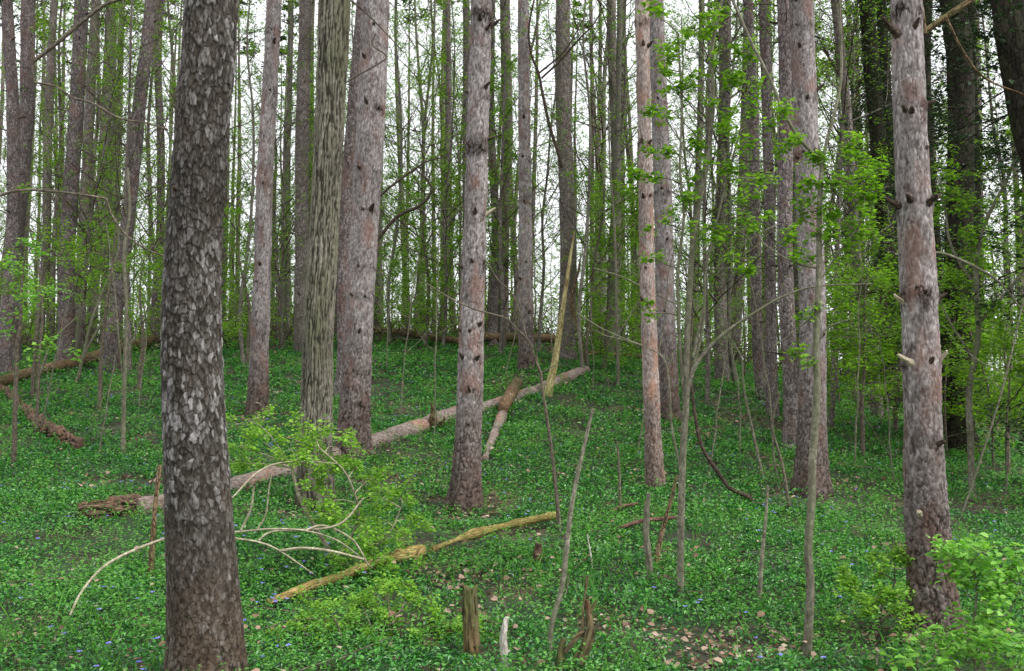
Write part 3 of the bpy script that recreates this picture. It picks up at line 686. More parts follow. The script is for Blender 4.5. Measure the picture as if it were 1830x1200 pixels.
# nearer understorey left and right of the slope
pts2 = [(60, 27), (180, 26), (300, 25), (430, 24), (500, 26), (1230, 21), (1330, 24), (1500, 20), (1540, 16), (1600, 22), (1690, 15), (1730, 18), (1770, 14), (1790, 20), (1580, 27), (1480, 25), (1720, 24), (1820, 17), (1100, 26), (720, 27), (780, 25.5)]
for k, (px, yd) in enumerate(pts2):
    x = (px - 915) / FPX * yd; zn = zone(px)
    place(protoS[(k * 3 + 1) % 5], 'sapling', x, yd, .9 + .06 * (k % 4), k * 1.9, 'thin green sapling on the upper slope, ' + zn, 'sapling', 'green saplings on the upper slope', rng, .1)

# --- far-off foliage mass behind everything
rng = np.random.default_rng(5); mb = MB()
for k in range(230):
    y = rng.uniform(62, 95); x = rng.uniform(-.62, .62) * y; z0 = crest_z(x, y); H = rng.uniform(5, 21)
    tube(mb, [(x, y, z0 - .3), (x + rng.normal(0, .3), y, z0 + H * .5), (x + rng.normal(0, .6), y, z0 + H)], [.11, .08, .02], 5, 6, cap=False)
n = 130000; y = rng.uniform(56, 95, n); x = rng.uniform(-.62, .62, n) * y
z = ground(x, y) + np.abs(rng.gamma(1.5, 1.9, n)); cl = fbm(np.stack([x / 2.2, y / 2.2, z / 2.0], 1), 9, 3)
m = cl > .455; p = np.stack([x, y, z], 1)[m]; leaves(mb, p, rng.uniform(.16, .30, len(p)), rng.uniform(.12, .2, len(p)), rng, 1, -.6, .7)
tag(mb.build('distant_wood', [PINE_DIM, FARL]), 'mass of thin stems and green foliage far behind the crest', 'woodland', kind='stuff')
#PART2
# ------------------------------------------------------------------ ground cover, litter, herbs
LITTER = [(1290, 1165, .50, 1.0), (805, 1035, .42, 1.0), (1385, 755, 1.2, .8), (1540, 715, 1.5, .85), (1760, 755, 2.6, .95), (1230, 1190, .3, .6), (470, 690, 1.0, .4),
          (700, 860, .7, .75), (740, 850, .8, .6), (210, 870, .5, .4), (1000, 620, 2.5, .6), (1500, 880, .4, .5), (1620, 1000, .35, .6), (60, 1150, .3, .6), (590, 700, .8, .5), (1640, 1160, .45, .6), (369, 1190, .5, .6), (1672, 1120, .5, .75), (831, 918, .5, .8), (565, 922, .5, .8), (631, 812, .6, .8), (1169, 864, .4, .8), (1452, 864, .6, .85), (1196, 748, .6, .8), (941, 684, .8, .8), (459, 752, .6, .8), (950, 1040, .35, .6), (860, 1100, .3, .7), (1080, 1130, .3, .6), (1180, 1000, .35, .6), (330, 800, .6, .5), (1250, 780, .8, .5), (1000, 860, .4, .5)]
LITP = [(G(a, b), r, w) for a, b, r, w in LITTER]
def litter_mask(x, y):
    m = np.zeros(x.shape)
    for g, r, w in LITP:
        d = np.hypot((x - g[0]), (y - g[1]) * .8) / r; m = np.maximum(m, w * sst(1.25, .35, d + (n2(x, y, .35, 31) - .5) * .9))
    m = np.maximum(m, sst(27.5, 31.5, y + (n2(x, y, 2.2, 33) - .5) * 5) * .95)
    return m
def band(y0, y1, dens, rng, pad=1.6):
    a = (y1 - y0) * (.56 * (y0 + y1) / 2 + pad) * 2; n = int(a * dens)
    y = rng.uniform(y0, y1, n); x = rng.uniform(-1, 1, n) * (.56 * y + pad); return x, y
rng = np.random.default_rng(2024); mb = MB(); fl = []
for (y0, y1, dens, L, k) in [(3.8, 7, 320, .034, 11), (7, 10, 260, .038, 11), (10, 14, 165, .047, 10), (14, 19, 100, .058, 9), (19, 25, 66, .072, 8), (25, 33, 42, .088, 7)]:
    x, y = band(y0, y1, dens, rng); lm = litter_mask(x, y); gn = n2(x, y, .9, 41, 3)
    keep = rng.random(len(x)) < np.clip(1.25 - 1.15 * lm, .04, 1) * np.clip((gn - .30) * 6.5, .16, 1); x, y, gn = x[keep], y[keep], gn[keep]
    cl = n2(x, y, .45, 43, 2); hgt = (.02 + .115 * cl) * (1 - .5 * litter_mask(x, y)); z = ground(x, y)
    for j in range(k):
        n = len(x); f = ((j + rng.random(n)) / k) ** .75; az = rng.uniform(0, 6.28, n)
        sp = .012 + .035 * f; p = np.stack([x + np.cos(az) * sp + rng.normal(0, .018, n), y + np.sin(az) * sp + rng.normal(0, .018, n), z + .008 + hgt * f], 1)
        l_ = L * rng.uniform(.6, 1.2, n)
        leaves(mb, p, l_, l_ * rng.uniform(.42, .58, n), rng, 0, -.25, .95, az=az)
    # blossoms
    nf = int(len(x) * (.03 if y0 < 14 else .02)); ii = rng.choice(len(x), nf, replace=False)
    ii = ii[(n2(x[ii], y[ii], 1.1, 47) > .44)]
    for a in ii:
        c = np.array([x[a], y[a], z[a] + hgt[a] + .045]); az = rng.uniform(0, 6.28) + np.arange(5) * 1.2566
        leaves(mb, np.repeat(c[None], 5, 0), .019 * (1 if y0 < 14 else 1.3), .015, rng, 1, .1, .5, az=az)
tag(mb.build('periwinkle_cover', [VINCA, PETAL]), 'dark glossy green periwinkle carpet with violet blue flowers over the slope', 'ground cover', kind='stuff')

rng = np.random.default_rng(77); mb = MB()                          # brighter small herbs among the periwinkle
HP = [(G(a, b), r, w) for a, b, r, w in [(620, 1130, .7, 1), (760, 1160, .5, .9), (120, 1120, .6, .6), (1560, 1090, .6, .9), (1780, 1150, .6, 1), (1650, 1190, .4, 1), (260, 700, 1.5, .7), (560, 740, 1.2, .4), (1090, 800, .9, .4), (130, 640, 2.5, .8), (1600, 690, 3, .8), (1750, 800, 1.6, .6), (500, 1160, .5, .7), (1420, 1150, .4, .5)]]
def herb_mask(x, y):
    m = np.clip((n2(x, y, .7, 51) - .44) * 4.5, .12, .85)
    for g, r, w in HP:
        m = np.maximum(m, w * sst(1.2, .3, np.hypot(x - g[0], (y - g[1]) * .8) / r + (n2(x, y, .3, 53) - .5) * .8))
    return m
for (y0, y1, dens, L, k) in [(3.8, 7, 170, .024, 12), (7, 11, 120, .028, 11), (11, 18, 60, .038, 9), (18, 30, 26, .06, 8)]:
    x, y = band(y0, y1, dens, rng); m = herb_mask(x, y); keep = rng.random(len(x)) < m; x, y = x[keep], y[keep]; z = ground(x, y)
    hg = rng.uniform(.08, .24, len(x))
    for j in range(k):
        n = len(x); f = ((j + rng.random(n)) / k) ** .6; az = rng.uniform(0, 6.28, n); sp = .01 + .06 * f
        p = np.stack([x + np.cos(az) * sp, y + np.sin(az) * sp, z + .02 + hg * f], 1); l_ = L * rng.uniform(.6, 1.3, n)
        leaves(mb, p, l_, l_ * rng.uniform(.55, .75, n), rng, 0, -.3, .5, az=az)
x, y = band(3.8, 16, 110, rng); keep = rng.random(len(x)) < np.clip((n2(x, y, .6, 57) - .5) * 3, 0, 1); x, y = x[keep], y[keep]; n = len(x)
leaves(mb, np.stack([x, y, ground(x, y)], 1), rng.uniform(.10, .24, n), rng.uniform(.004, .007, n), rng, 0, .7, 1.5)
tag(mb.build('woodland_herbs', HERB), 'bright green seedlings and grass blades growing through the periwinkle', 'herbs', kind='stuff')

rng = np.random.default_rng(99); mb = MB()                          # fallen leaves and crumbs of twig
for (y0, y1, dens, L) in [(3.8, 8, 480, .055), (8, 14, 240, .062), (14, 24, 90, .08), (24, 40, 40, .12)]:
    x, y = band(y0, y1, dens, rng); lm = litter_mask(x, y); keep = rng.random(len(x)) < (.04 + .85 * lm) ; x, y, lm = x[keep], y[keep], lm[keep]; n = len(x)
    up = np.where(rng.random(n) < .35, rng.uniform(.08, .19, n), 0) * (1 - lm) + .012 + rng.random(n) * .03
    l_ = L * rng.uniform(.4, 1.1, n)
    leaves(mb, np.stack([x, y, ground(x, y) + up], 1), l_, l_ * rng.uniform(.45, .9, n), rng, 0, -.35, .45, shape=1)
for k in range(260):
    y = rng.uniform(4.5, 30); x = rng.uniform(-.56, .56) * y; z = float(ground(x, y)); a = rng.uniform(0, 3.14); L = rng.uniform(.15, .7)
    e = np.array([math.cos(a), math.sin(a), 0]) * L / 2; c = np.array([x, y, z + rng.uniform(.02, .12)])
    q = [c - e, c + rng.normal(0, .03, 3), c + e]
    for t in q: t[2] = max(t[2], float(ground(t[0], t[1])) + .015)
    tube(mb, q, [.005, .005, .002], 4, 5, mi=1)
tag(mb.build('leaf_litter', [DEADL, TWIG]), 'brown fallen leaves and twig crumbs lying among the ground cover', 'leaf litter', kind='stuff')

rng = np.random.default_rng(31); mb = MB()                          # brush and dead sticks beyond the crest
for k in range(2600):
    y = rng.uniform(26.5, 44) if k % 3 else rng.uniform(26.5, 31); x = rng.uniform(-.58, .58) * y; z = float(np.interp(y, _ty, _tz)) - .02 * abs(x)
    z = float(ground(x, y)); a = rng.uniform(0, 6.28); L = rng.uniform(.5, 2.2); e = rng.uniform(.05, 1.3)
    d = np.array([math.cos(a) * math.cos(e), math.sin(a) * math.cos(e), math.sin(e)]) * L
    p0 = np.array([x, y, z]); tube(mb, [p0, p0 + d * .5 + rng.normal(0, .08, 3), p0 + d * np.array([1, 1, .8]) + rng.normal(0, .1, 3)], [.016, .011, .004], 3, 5, mi=int(rng.integers(2)), cap=False)
n = 16000; y = rng.uniform(26.5, 44, n); x = rng.uniform(-.58, .58, n) * y; lz = np.abs(rng.gamma(1.6, .32, n)); mk = n2(x, y, 1.3, 71) > .46
leaves(mb, np.stack([x, y, ground(x, y) + lz], 1)[mk], rng.uniform(.07, .13, mk.sum()), rng.uniform(.05, .09, mk.sum()), rng, 2)
tag(mb.build('crest_brush', [TWIG, KNOT, FARL]), 'low tangle of dead sticks and sparse leaves along the top of the slope', 'brushwood', kind='stuff')

# ------------------------------------------------------------------ fallen logs, stumps, dead stems
def lay(pts, widths, lift=.35):
    """photo pixels on the ground -> points resting on it, and radii"""
    out, rad = [], []
    for (px, py), w in zip(pts, widths):
        g = G(px, py); r = w * mpp(g[1]) / 2; g[2] = float(ground(g[0], g[1])) + r * lift + .03; out.append(g); rad.append(r)
    return out, rad
def log_thing(name, label, cat, pts, widths, mat, fn=None, sides=24, ds=.03, group=None, seed=0, lift=.25, extra=None):
    p, r = lay(pts, widths, lift); root = empty(name, p[0], label, cat, group); pl, rl = resamp(np.array(p), np.array(r), ds)
    zf = ground(pl[:, 0], pl[:, 1]) + rl * lift * .7 + .03; zf = np.convolve(np.pad(np.maximum(pl[:, 2], zf), 6, 'edge'), np.ones(13) / 13, 'valid'); pl[:, 2] = zf
    mb = MB(); tube(mb, pl, rl, sides, len(pl), fn=fn, seed=seed); part(mb, 'stem', mat, root); return root, pl, rl
def log_fn(seed, amp=.012):
    pf = pine_fn(seed, 1.2)
    def fn(q, s):
        d, h, t = pf(q, s + 1.5); return d + (fbm(q * np.array([6, 6, 2.5]), seed + 2, 3) - .5) * amp * 4, h, t
    return fn
def rot_fn(seed):
    def fn(q, s):
        a = fbm(q * np.array([22, 22, 6]), seed, 4); b = fbm(q * np.array([70, 70, 16]), seed + 5, 3)
        return (a - .55) * .19 + (b - .5) * .06, np.clip(.25 + (b - .45) * 3.0 + (a - .5) * 2.5, 0, 1), np.clip(b * 1.3 - .1, 0, 1)
    return fn
root, pl, rl = log_thing('fallen_log', 'long fallen pine trunk running uphill behind the ridged trunk and the central pine', 'log',
    [(245, 918), (300, 908), (415, 880), (530, 846), (660, 802), (750, 772), (800, 752), (870, 735), (960, 704), (1045, 668)], [30, 32, 32, 33, 31, 30, 29, 22, 22, 20], LOGBARK, log_fn(5), 40, .03)
b = MB(); p, r = lay([(146, 922), (165, 928), (200, 924), (250, 916)], [20, 40, 38, 32], .4); tube(b, p, r, 60, 90, fn=rot_fn(8), jag=0); part(b, 'broken_end', ROTTEN, root)['label'] = 'dark rotten broken end'
rng = np.random.default_rng(12)
for (a, c, w) in [((775, 765), (770, 722), 9), ((785, 765), (793, 745), 5), ((765, 770), (748, 752), 5), ((775, 770), (800, 785), 5)]:
    Yl = G(780, 770)[1]; b = MB(); tube(b, [P(*a, Yl), P((a[0] + c[0]) / 2 + 3, (a[1] + c[1]) / 2, Yl - .1), P(*c, Yl - .15)], np.array([w, w * .7, w * .25]) * mpp(Yl), 9, 14, fn=rot_fn(9) if False else None, wob=.05); part(b, 'broken_root', BROWNLOG, root)
log_thing('fallen_log', 'short mossy brown log lying across the top of the long fallen trunk', 'log', [(898, 752), (906, 735), (925, 700)], [19, 21, 19], BROWNLOG, log_fn(35), 24, .05, lift=1.5)
log_thing('fallen_log', 'short flaking log pointing downhill from the crossing of logs', 'log', [(866, 832), (880, 795), (898, 752)], [11, 15, 17], LOGBARK, log_fn(15), 24, .04, lift=.9)
log_thing('fallen_log', 'pale brown pole lying at the far left slope, rising towards the flaky trunk', 'log', [(-30, 706), (60, 680), (140, 660), (200, 643), (275, 622)], [20, 20, 19, 21, 22], BROWNLOG, None, 16, .08, lift=1.2)
log_thing('rotten_log', 'short crumbling orange brown log lying at the left edge', 'log', [(5, 700), (40, 735), (80, 772), (110, 790), (143, 806)], [16, 18, 24, 30, 20], ROTTEN, rot_fn(18), 28, .03)
log_thing('fallen_log', 'thin log on the crest between the wide pine and the central pine', 'log', [(668, 604), (740, 613), (822, 625)], [13, 14, 12], BROWNLOG, None, 12, .15, lift=2.0)
log_thing('fallen_log', 'mossy log on the crest between the central pine and the yellow stem', 'log', [(850, 622), (920, 620), (990, 622)], [16, 16, 14], BROWNLOG, None, 12, .15, lift=2.0)
log_thing('fallen_log', 'low brown log on the upper slope right of the yellow stem', 'log', [(1055, 636), (1110, 641), (1150, 648)], [8, 9, 9], BROWNLOG, None, 12, .15, lift=1.0)
log_thing('fallen_log', 'faint log on the crest between the slim pine and the flaky trunk', 'log', [(398, 597), (430, 606), (455, 604), (530, 600)], [8, 9, 8, 7], BROWNLOG, None, 12, .15, lift=1.4)
log_thing('fallen_pole', 'yellow mossy barkless pole in the left foreground, lower half of a broken pair', 'log', [(478, 1100), (530, 1084), (620, 1056), (690, 1030), (755, 1012)], [10, 16, 20, 21, 18], MOSSLOG, log_fn(25, .006), 16, .03, lift=2.2)
root, pl, rl = log_thing('fallen_pole', 'thin orange brown pole in the middle foreground, upper half of a broken pair', 'log', [(770, 1006), (830, 985), (875, 972), (930, 958), (990, 942)], [12, 15, 15, 14, 12], MOSSLOG, log_fn(27, .006), 14, .03, lift=2.4)
def pxtube(mb, pts, Y, widths, sides=7, n=None, fn=None, wob=0, seed=0, mi=0, jag=0):
    Ys = [q[2] if len(q) > 2 else Y for q in pts]; p = [P(q[0], q[1], y) for q, y in zip(pts, Ys)]
    r = np.interp(np.linspace(0, 1, len(p)), np.linspace(0, 1, len(widths)), widths) * np.array([mpp(y) for y in Ys]) / 2
    return tube(mb, p, r, sides, n or len(p) * 5, fn=fn, wob=wob, seed=seed, mi=mi, jag=jag)
def px_stem(name, label, cat, stems, mat, group=None, fn=None, sides=7, wob=0):
    """stems: list of (pixel points from the ground up, distance, widths in px)"""
    pts, Y, w = stems[0]; b = P(pts[0][0], pts[0][1], pts[0][2] if len(pts[0]) > 2 else Y)
    root = empty(name, (b[0], b[1], float(ground(b[0], b[1]))), label, cat, group)
    for k, (pts, Y, w) in enumerate(stems):
        mb = MB()
        if k == 0 and cat in ('sapling', 'tree', 'dead stem', 'stump', 'shrub', 'dead tree'):
            q = P(*pts[0][:2], pts[0][2] if len(pts[0]) > 2 else Y); gz = float(ground(q[0], q[1]))
            if q[2] > gz - .02:
                rw = w[0] * mpp(q[1]) / 2; tube(mb, [[q[0], q[1], gz - .1], [q[0], q[1], (gz - .1 + q[2]) / 2], q + np.array([0, 0, .01])], [rw * 1.1, rw * 1.05, rw * 1.0], sides, 6, cap=False)
        pxtube(mb, pts, Y, w, sides, fn=fn, wob=wob, seed=k); part(mb, 'stem' if k == 0 else 'branch', mat, root)
    return root
def gY(px, py): return float(G(px, py)[1])
y = gY(965, 985)
px_stem('dead_branch', 'tangle of thin dark dead twigs around a small black stump, middle foreground', 'branch', [([(885, 1020), (905, 1012), (930, 985), (962, 970)], y, [3, 4, 4]), ([(955, 968), (975, 985), (990, 1010)], y, [3, 3, 2]),
   ([(940, 1000), (955, 985), (965, 975)], y, [3, 2]), ([(975, 985), (1000, 970), (1012, 960)], y, [3, 2]), ([(938, 985), (942, 968), (960, 958), (985, 955)], y, [2, 2, 1])], TWIG)
y = gY(960, 1018)
root = empty('stump', (P(960, 1018, y)[0], y, float(ground(P(960, 1018, y)[0], y))), 'small charred black stump with a reddish broken top, beside the orange pole', 'stump')
mb = MB(); pxtube(mb, [(957, 1024), (960, 1005), (962, 985), (964, 972)], y, [18, 17, 16, 9], 24, 40, fn=lambda q, s: ((fbm(q * np.array([40, 40, 12]), 3) - .5) * .05, vnoise(q * 60, 2), vnoise(q * 30, 5))); part(mb, 'trunk', ROTTEN, root)
y0 = gY(1020, 1025); y1 = gY(1100, 955); y2 = gY(1205, 935)
px_stem('fallen_branch', 'reddish crooked dead branch lying between the pale leaning pole and the multi-stemmed sapling', 'branch',
   [([(1018, 1024, y0), (1045, 1000, y0 + .2), (1075, 972, y1 - .3), (1100, 948, y1 - .2), (1150, 931, y1 - .2), (1180, 928, y1 - .1), (1212, 925, y1 - .1)], y1, [4, 6, 7, 8, 7]), ([(1100, 948, y1 - .2), (1082, 950, y1 - .2), (1062, 953, y1 - .1)], y1, [5, 2])], REDWOOD)
px_stem('fallen_branch', 'short rusty branch lying above the crooked reddish one', 'branch', [([(1087, 918), (1110, 906), (1140, 900)], gY(1100, 920) - .05, [5, 7, 4])], REDWOOD)
y = gY(990, 1190); px_stem('dead_pole', 'tall thin leaning dead stem with pale grey tip, centre foreground', 'dead stem', [([(985, 1215), (984, 1130), (1004, 1050), (1012, 985), (1022, 900), (1040, 815), (1056, 745), (1060, 730)], y, [9, 9, 10, 10, 8, 7, 5])], SAPL)
y = gY(1005, 955); px_stem('sapling', 'thin dark bent sapling rising from the slope left of the leaning pale pole', 'sapling', [([(1000, 955), (996, 900), (985, 800), (970, 700), (966, 665), (962, 655)], y, [10, 8, 7, 6, 5]), ([(963, 660), (945, 610), (925, 590), (905, 570), (880, 562), (840, 550), (790, 525), (760, 505)], y, [4, 4, 3, 2]),
   ([(945, 620), (930, 560), (915, 525), (890, 500), (872, 470)], y, [3, 2]), ([(966, 668), (990, 655), (1020, 653)], y, [3, 1]), ([(968, 690), (960, 640), (955, 600)], y, [3, 1])], TWIG, sides=6)
y = 18.2; g = P(983, 697, y)
px_stem('dead_sapling', 'barkless yellow dead stem leaning against the thick greyish pine', 'dead stem', [([(980, 700), (992, 645), (1003, 570), (1012, 510), (1020, 455), (1026, 415)], y, [15, 12, 10, 8, 6, 2])], YELLOW, sides=12)
y = 22.3; px_stem('snag', 'dark broken hollow snag leaning beside the yellow dead stem', 'dead tree', [([(1045, 640), (1036, 590), (1022, 540), (1030, 490), (1038, 460)], y, [9, 9, 8, 6, 2])], BROWNLOG, sides=12, wob=.1)
y = gY(1165, 1040)
rf = lambda q, s: ((fbm(q * np.array([60, 60, 15]), 4) - .5) * .012, vnoise(q * 70, 2), vnoise(q * 30, 5))
px_stem('broken_stub', 'short broken grey stub standing just left of the multi-stemmed sapling', 'dead stem', [([(1160, 1048), (1160, 1010), (1155, 960), (1156, 910), (1160, 882)], y, [14, 13, 12, 11, 8])], WHITEW if False else SAPL, fn=rf, sides=12)
px_stem('dead_sapling', 'darker crooked stem propped between the grey stub and the multi-stemmed sapling', 'dead stem', [([(1175, 1015), (1176, 985), (1186, 940), (1200, 890), (1210, 850)], y + .3, [10, 9, 7, 5])], BROWNLOG)
y = gY(902, 1205) ; px_stem('dead_sapling', 'bleached white broken stub at the bottom edge, left of centre', 'dead stem', [([(902, 1222), (901, 1180), (900, 1140), (903, 1112), (906, 1104)], y, [15, 15, 14, 12, 8]), ([(902, 1168), (912, 1163)], y, [8, 3])], WHITEW, fn=rf, sides=12)
y = gY(902, 1100); px_stem('dead_sapling', 'tiny broken peg with a pale split top, just above the bleached stub', 'dead stem', [([(903, 1102), (902, 1088), (899, 1078)], y, [8, 7, 12]), ([(900, 1080), (890, 1076)], y, [5, 2])], SAPL, fn=rf)
y = gY(842, 1180); root = empty('stump', (P(842, 1180, y)[0], y, float(ground(P(842, 1180, y)[0], y))), 'mossy reddish brown rotting stump among leafy sprigs at the bottom edge', 'stump')
mb = MB(); pxtube(mb, [(846, 1230), (845, 1180), (840, 1120), (838, 1075), (840, 1056)], y, [32, 27, 25, 24, 21], 64, 90, jag=.12, fn=lambda q, s: ((fbm(q * np.array([55, 55, 7]), 3, 4) - .5) * .06, np.clip(fbm(q * np.array([90, 90, 10]), 2) * 2.4 - .75, 0, 1), vnoise(q * 30, 5))); part(mb, 'trunk', STUMPM, root)
y = gY(1030, 1215)
gf = lambda q, s: ((fbm(q * np.array([90, 90, 10]), 7, 4) - .5) * .04, np.clip(fbm(q * np.array([120, 120, 10]), 2) * 2.4 - .75, 0, 1), vnoise(q * 30, 5))
px_stem('snag', 'gnarled fibrous forked dead stump at the bottom edge, right of the leaning pole', 'stump', [([(1022, 1225), (1032, 1190), (1045, 1160), (1054, 1120), (1052, 1095), (1048, 1072)], y, [26, 23, 20, 17, 11, 6]), ([(995, 1225), (1000, 1190), (1005, 1150), (1008, 1142)], y, [18, 16, 12, 8]), ([(1008, 1165), (1030, 1140), (1045, 1128)], y, [9, 9, 7]),
   ([(1050, 1100), (1060, 1085), (1066, 1072)], y, [6, 3]), ([(1040, 1140), (1042, 1090), (1050, 1030)], y, [5, 4, 3])], STUMPM, fn=gf, sides=20)
y = gY(1056, 1020); px_stem('dead_sapling', 'thin white upright twig right of the leaning pole', 'dead stem', [([(1058, 1030), (1057, 1000), (1052, 970), (1050, 955)], y, [4, 3, 2])], WHITEW)
px_stem('broken_stub', 'short curved pale twig arching beside the gnarled stump', 'dead stem', [([(1015, 1105), (1018, 1080), (1035, 1062), (1048, 1058)], y - .6, [3, 3, 2])], PALE)
y = gY(1365, 1085); px_stem('sapling', 'thin leafless stem between the multi-stemmed sapling and the forked sapling', 'sapling', [([(1357, 1088), (1360, 1010), (1368, 930), (1372, 868)], y, [9, 8, 6, 4])], SAPL)
y = gY(1345, 905); px_stem('vine', 'dark bare vine curving down to the ground behind the multi-stemmed sapling', 'vine', [([(1348, 910), (1340, 890), (1305, 873), (1280, 840), (1255, 800), (1243, 750), (1237, 700), (1232, 640), (1236, 560)], y, [8, 8, 7, 6, 5, 4]), ([(1338, 890), (1345, 884)], y, [5, 2])], KNOT)
y = gY(270, 1045); px_stem('broken_stub', 'short dark stub standing just left of the flaky trunk', 'dead stem', [([(268, 1050), (272, 980), (278, 900), (284, 850), (285, 832)], y, [12, 11, 9, 8, 8])], SAPL if False else BROWNLOG)
y = gY(220, 815)
px_stem('sapling', 'straight thin grey sapling between the left edge and the flaky trunk', 'sapling', [([(220, 818), (222, 700), (226, 560), (222, 450), (232, 380), (228, 300)], y, [9, 8, 7, 6, 4]), ([(222, 700), (212, 600), (205, 520), (190, 400)], y, [4, 3, 2]), ([(224, 650), (240, 600), (262, 555)], y, [3, 2])], SAPL)
y = gY(128, 690)
px_stem('sapling', 'crooked pale branching sapling near the left edge beside the fallen pole', 'sapling', [([(120, 705), (140, 675), (148, 640), (175, 590), (200, 545)], y, [7, 6, 5, 4]), ([(148, 640), (165, 570), (205, 470), (213, 440), (208, 390)], y, [5, 5, 4, 3]), ([(66, 690), (75, 660), (95, 610), (135, 570)], y, [5, 5, 3])], SAPL)
y = gY(135, 655); px_stem('sapling', 'hair thin upright stem just right of the left edge trunks', 'sapling', [([(133, 660), (130, 560), (130, 470), (150, 400), (180, 390)], y, [4, 4, 3, 2])], SAPL)
for (pp, lab) in [([(65, 780), (68, 700), (70, 640), (76, 560), (68, 470), (50, 400)], 'dark slender leafless stem closest to the rotten log'), ([(140, 640), (140, 580), (155, 470), (160, 410)], 'dark slender leafless stem left of the straight grey sapling'),
                  ([(1365, 860), (1330, 700), (1325, 640), (1300, 600)], 'slender dark stem bending in front of the pale grey pine'), ([(1412, 915), (1398, 830), (1380, 760), (1395, 700)], 'slender dark stem ending beside the foot of the stout pine'),
                  ([(1735, 780), (1738, 640), (1740, 480), (1728, 400), (1715, 290), (1720, 130)], 'thin grey green sapling halfway between the nearest right pine and the right edge'),
                  ([(1105, 690), (1102, 560), (1098, 400), (1090, 300), (1088, 180)], 'slim upright stem left of the touching pines'), ([(1052, 665), (1048, 620), (1056, 560), (1060, 480), (1075, 400), (1080, 330)], 'thin crooked stem standing at the upper end of the long fallen trunk'),
                  ([(1108, 920), (1107, 850), (1103, 790)], 'very thin dead twig standing above the crooked reddish branch')]:
    y = gY(*pp[0]); px_stem('sapling', lab, 'sapling', [(pp, y, [6, 5, 4, 3])], SAPL if 'grey' in lab or 'slim' in lab else TWIG)

# ------------------------------------------------------------------ leafy saplings, shrubs and overhanging branches
def px_leafy(name, label, cat, stems, sprays, bark=SAPL, leaf=SPRING, lsz=.05, seed=0, group=None, shape=1, tw=(5, 6), start=True, wr=.0035, curve=.05, foot=None):
    """sprays: (px, py, distance, radius in px, twig count); each hangs on a thin twig from the nearest point of a stem"""
    rng = np.random.default_rng(seed); root = px_stem(name, label, cat, stems, bark, group)
    nodes = []
    for pts, Y, w in stems:
        nodes.append(spline([P(q[0], q[1], q[2] if len(q) > 2 else Y) for q in pts], 40))
    nd = np.vstack(nodes); mb = MB()
    for (sx, sy, Y, r, n) in sprays:
        c = P(sx, sy, Y); d = np.linalg.norm(nd - c, axis=1) + np.maximum(0, nd[:, 2] - c[2]) * 1.5; b = nd[np.argmin(d)]; R = r * mpp(Y)
        m = (b + c) / 2 + np.array([0, 0, .06]) * np.linalg.norm(b - c) + rng.normal(0, .04, 3) * np.linalg.norm(b - c)
        tube(mb, [b, m, c], [wr * 1.5, wr * 1.2, wr], 4, 8, cap=False)
        for j in range(n):
            a = rng.uniform(0, 6.283)
            twiggy(mb, c + rng.normal(0, R * .38, 3), (math.cos(a), math.sin(a), rng.uniform(-.35, .45)), R * rng.uniform(.6, 1.05), wr * .7, rng, 1, tw[0], tw[1], lsz, curve=curve, shape=shape, sides=3)
    part(mb, 'foliage', [bark, leaf], root); return root

y = gY(1215, 1078)
px_leafy('sapling', 'multi-stemmed sapling with dense green twigs right of the touching pines', 'sapling',
  [([(1217, 1080), (1216, 980), (1220, 820), (1226, 720), (1226, 665), (1230, 560), (1240, 420), (1262, 300), (1275, 180), (1272, 90), (1300, -40)], y, [13, 13, 12, 11, 9, 7, 5]),
   ([(1228, 700), (1245, 650), (1290, 600), (1340, 565), (1400, 530), (1460, 512), (1560, 508)], y, [8, 7, 5, 3, 2]),
   ([(1224, 720), (1214, 600), (1212, 480), (1222, 390), (1215, 300), (1218, 200), (1212, 60)], y, [7, 6, 5, 4, 3]),
   ([(1226, 700), (1255, 590), (1262, 480), (1285, 380), (1310, 280), (1340, 180)], y, [6, 5, 4, 3]),
   ([(1238, 640), (1255, 560), (1262, 520)], y, [7, 5, 3]), ([(1216, 840), (1200, 760), (1196, 690), (1185, 640), (1140, 615), (1080, 600)], y, [5, 4, 3, 2]),
   ([(1262, 300), (1230, 270), (1200, 230), (1180, 190)], y, [4, 3, 2]), ([(1240, 420), (1290, 400), (1330, 420), (1345, 440)], y, [3, 2])],
  [(1170, 125, y, 26, 4), (1165, 185, y, 30, 5), (1180, 265, y, 26, 4), (1165, 320, y, 22, 4), (1240, 150, y, 40, 5), (1275, 210, y, 40, 5), (1300, 120, y, 34, 4), (1320, 170, y, 36, 5), (1245, 250, y, 30, 4), (1290, 290, y, 36, 5), (1320, 240, y, 34, 4), (1262, 60, y, 34, 4),
   (1340, 400, y, 40, 6), (1280, 420, y, 34, 5), (1360, 320, y, 36, 5), (1185, 400, y, 22, 3), (1395, 400, y, 32, 4), (1330, 80, y, 36, 4), (1230, 350, y, 28, 4), (1160, 20, y, 30, 3), (1200, 90, y, 26, 3), (1330, 480, y, 30, 4), (1165, 560, y, 16, 2), (1170, 465, y, 14, 2), (1290, 20, y, 40, 4)],
  SAPL, SPRING, .046, 1)
y = gY(1442, 1190) 
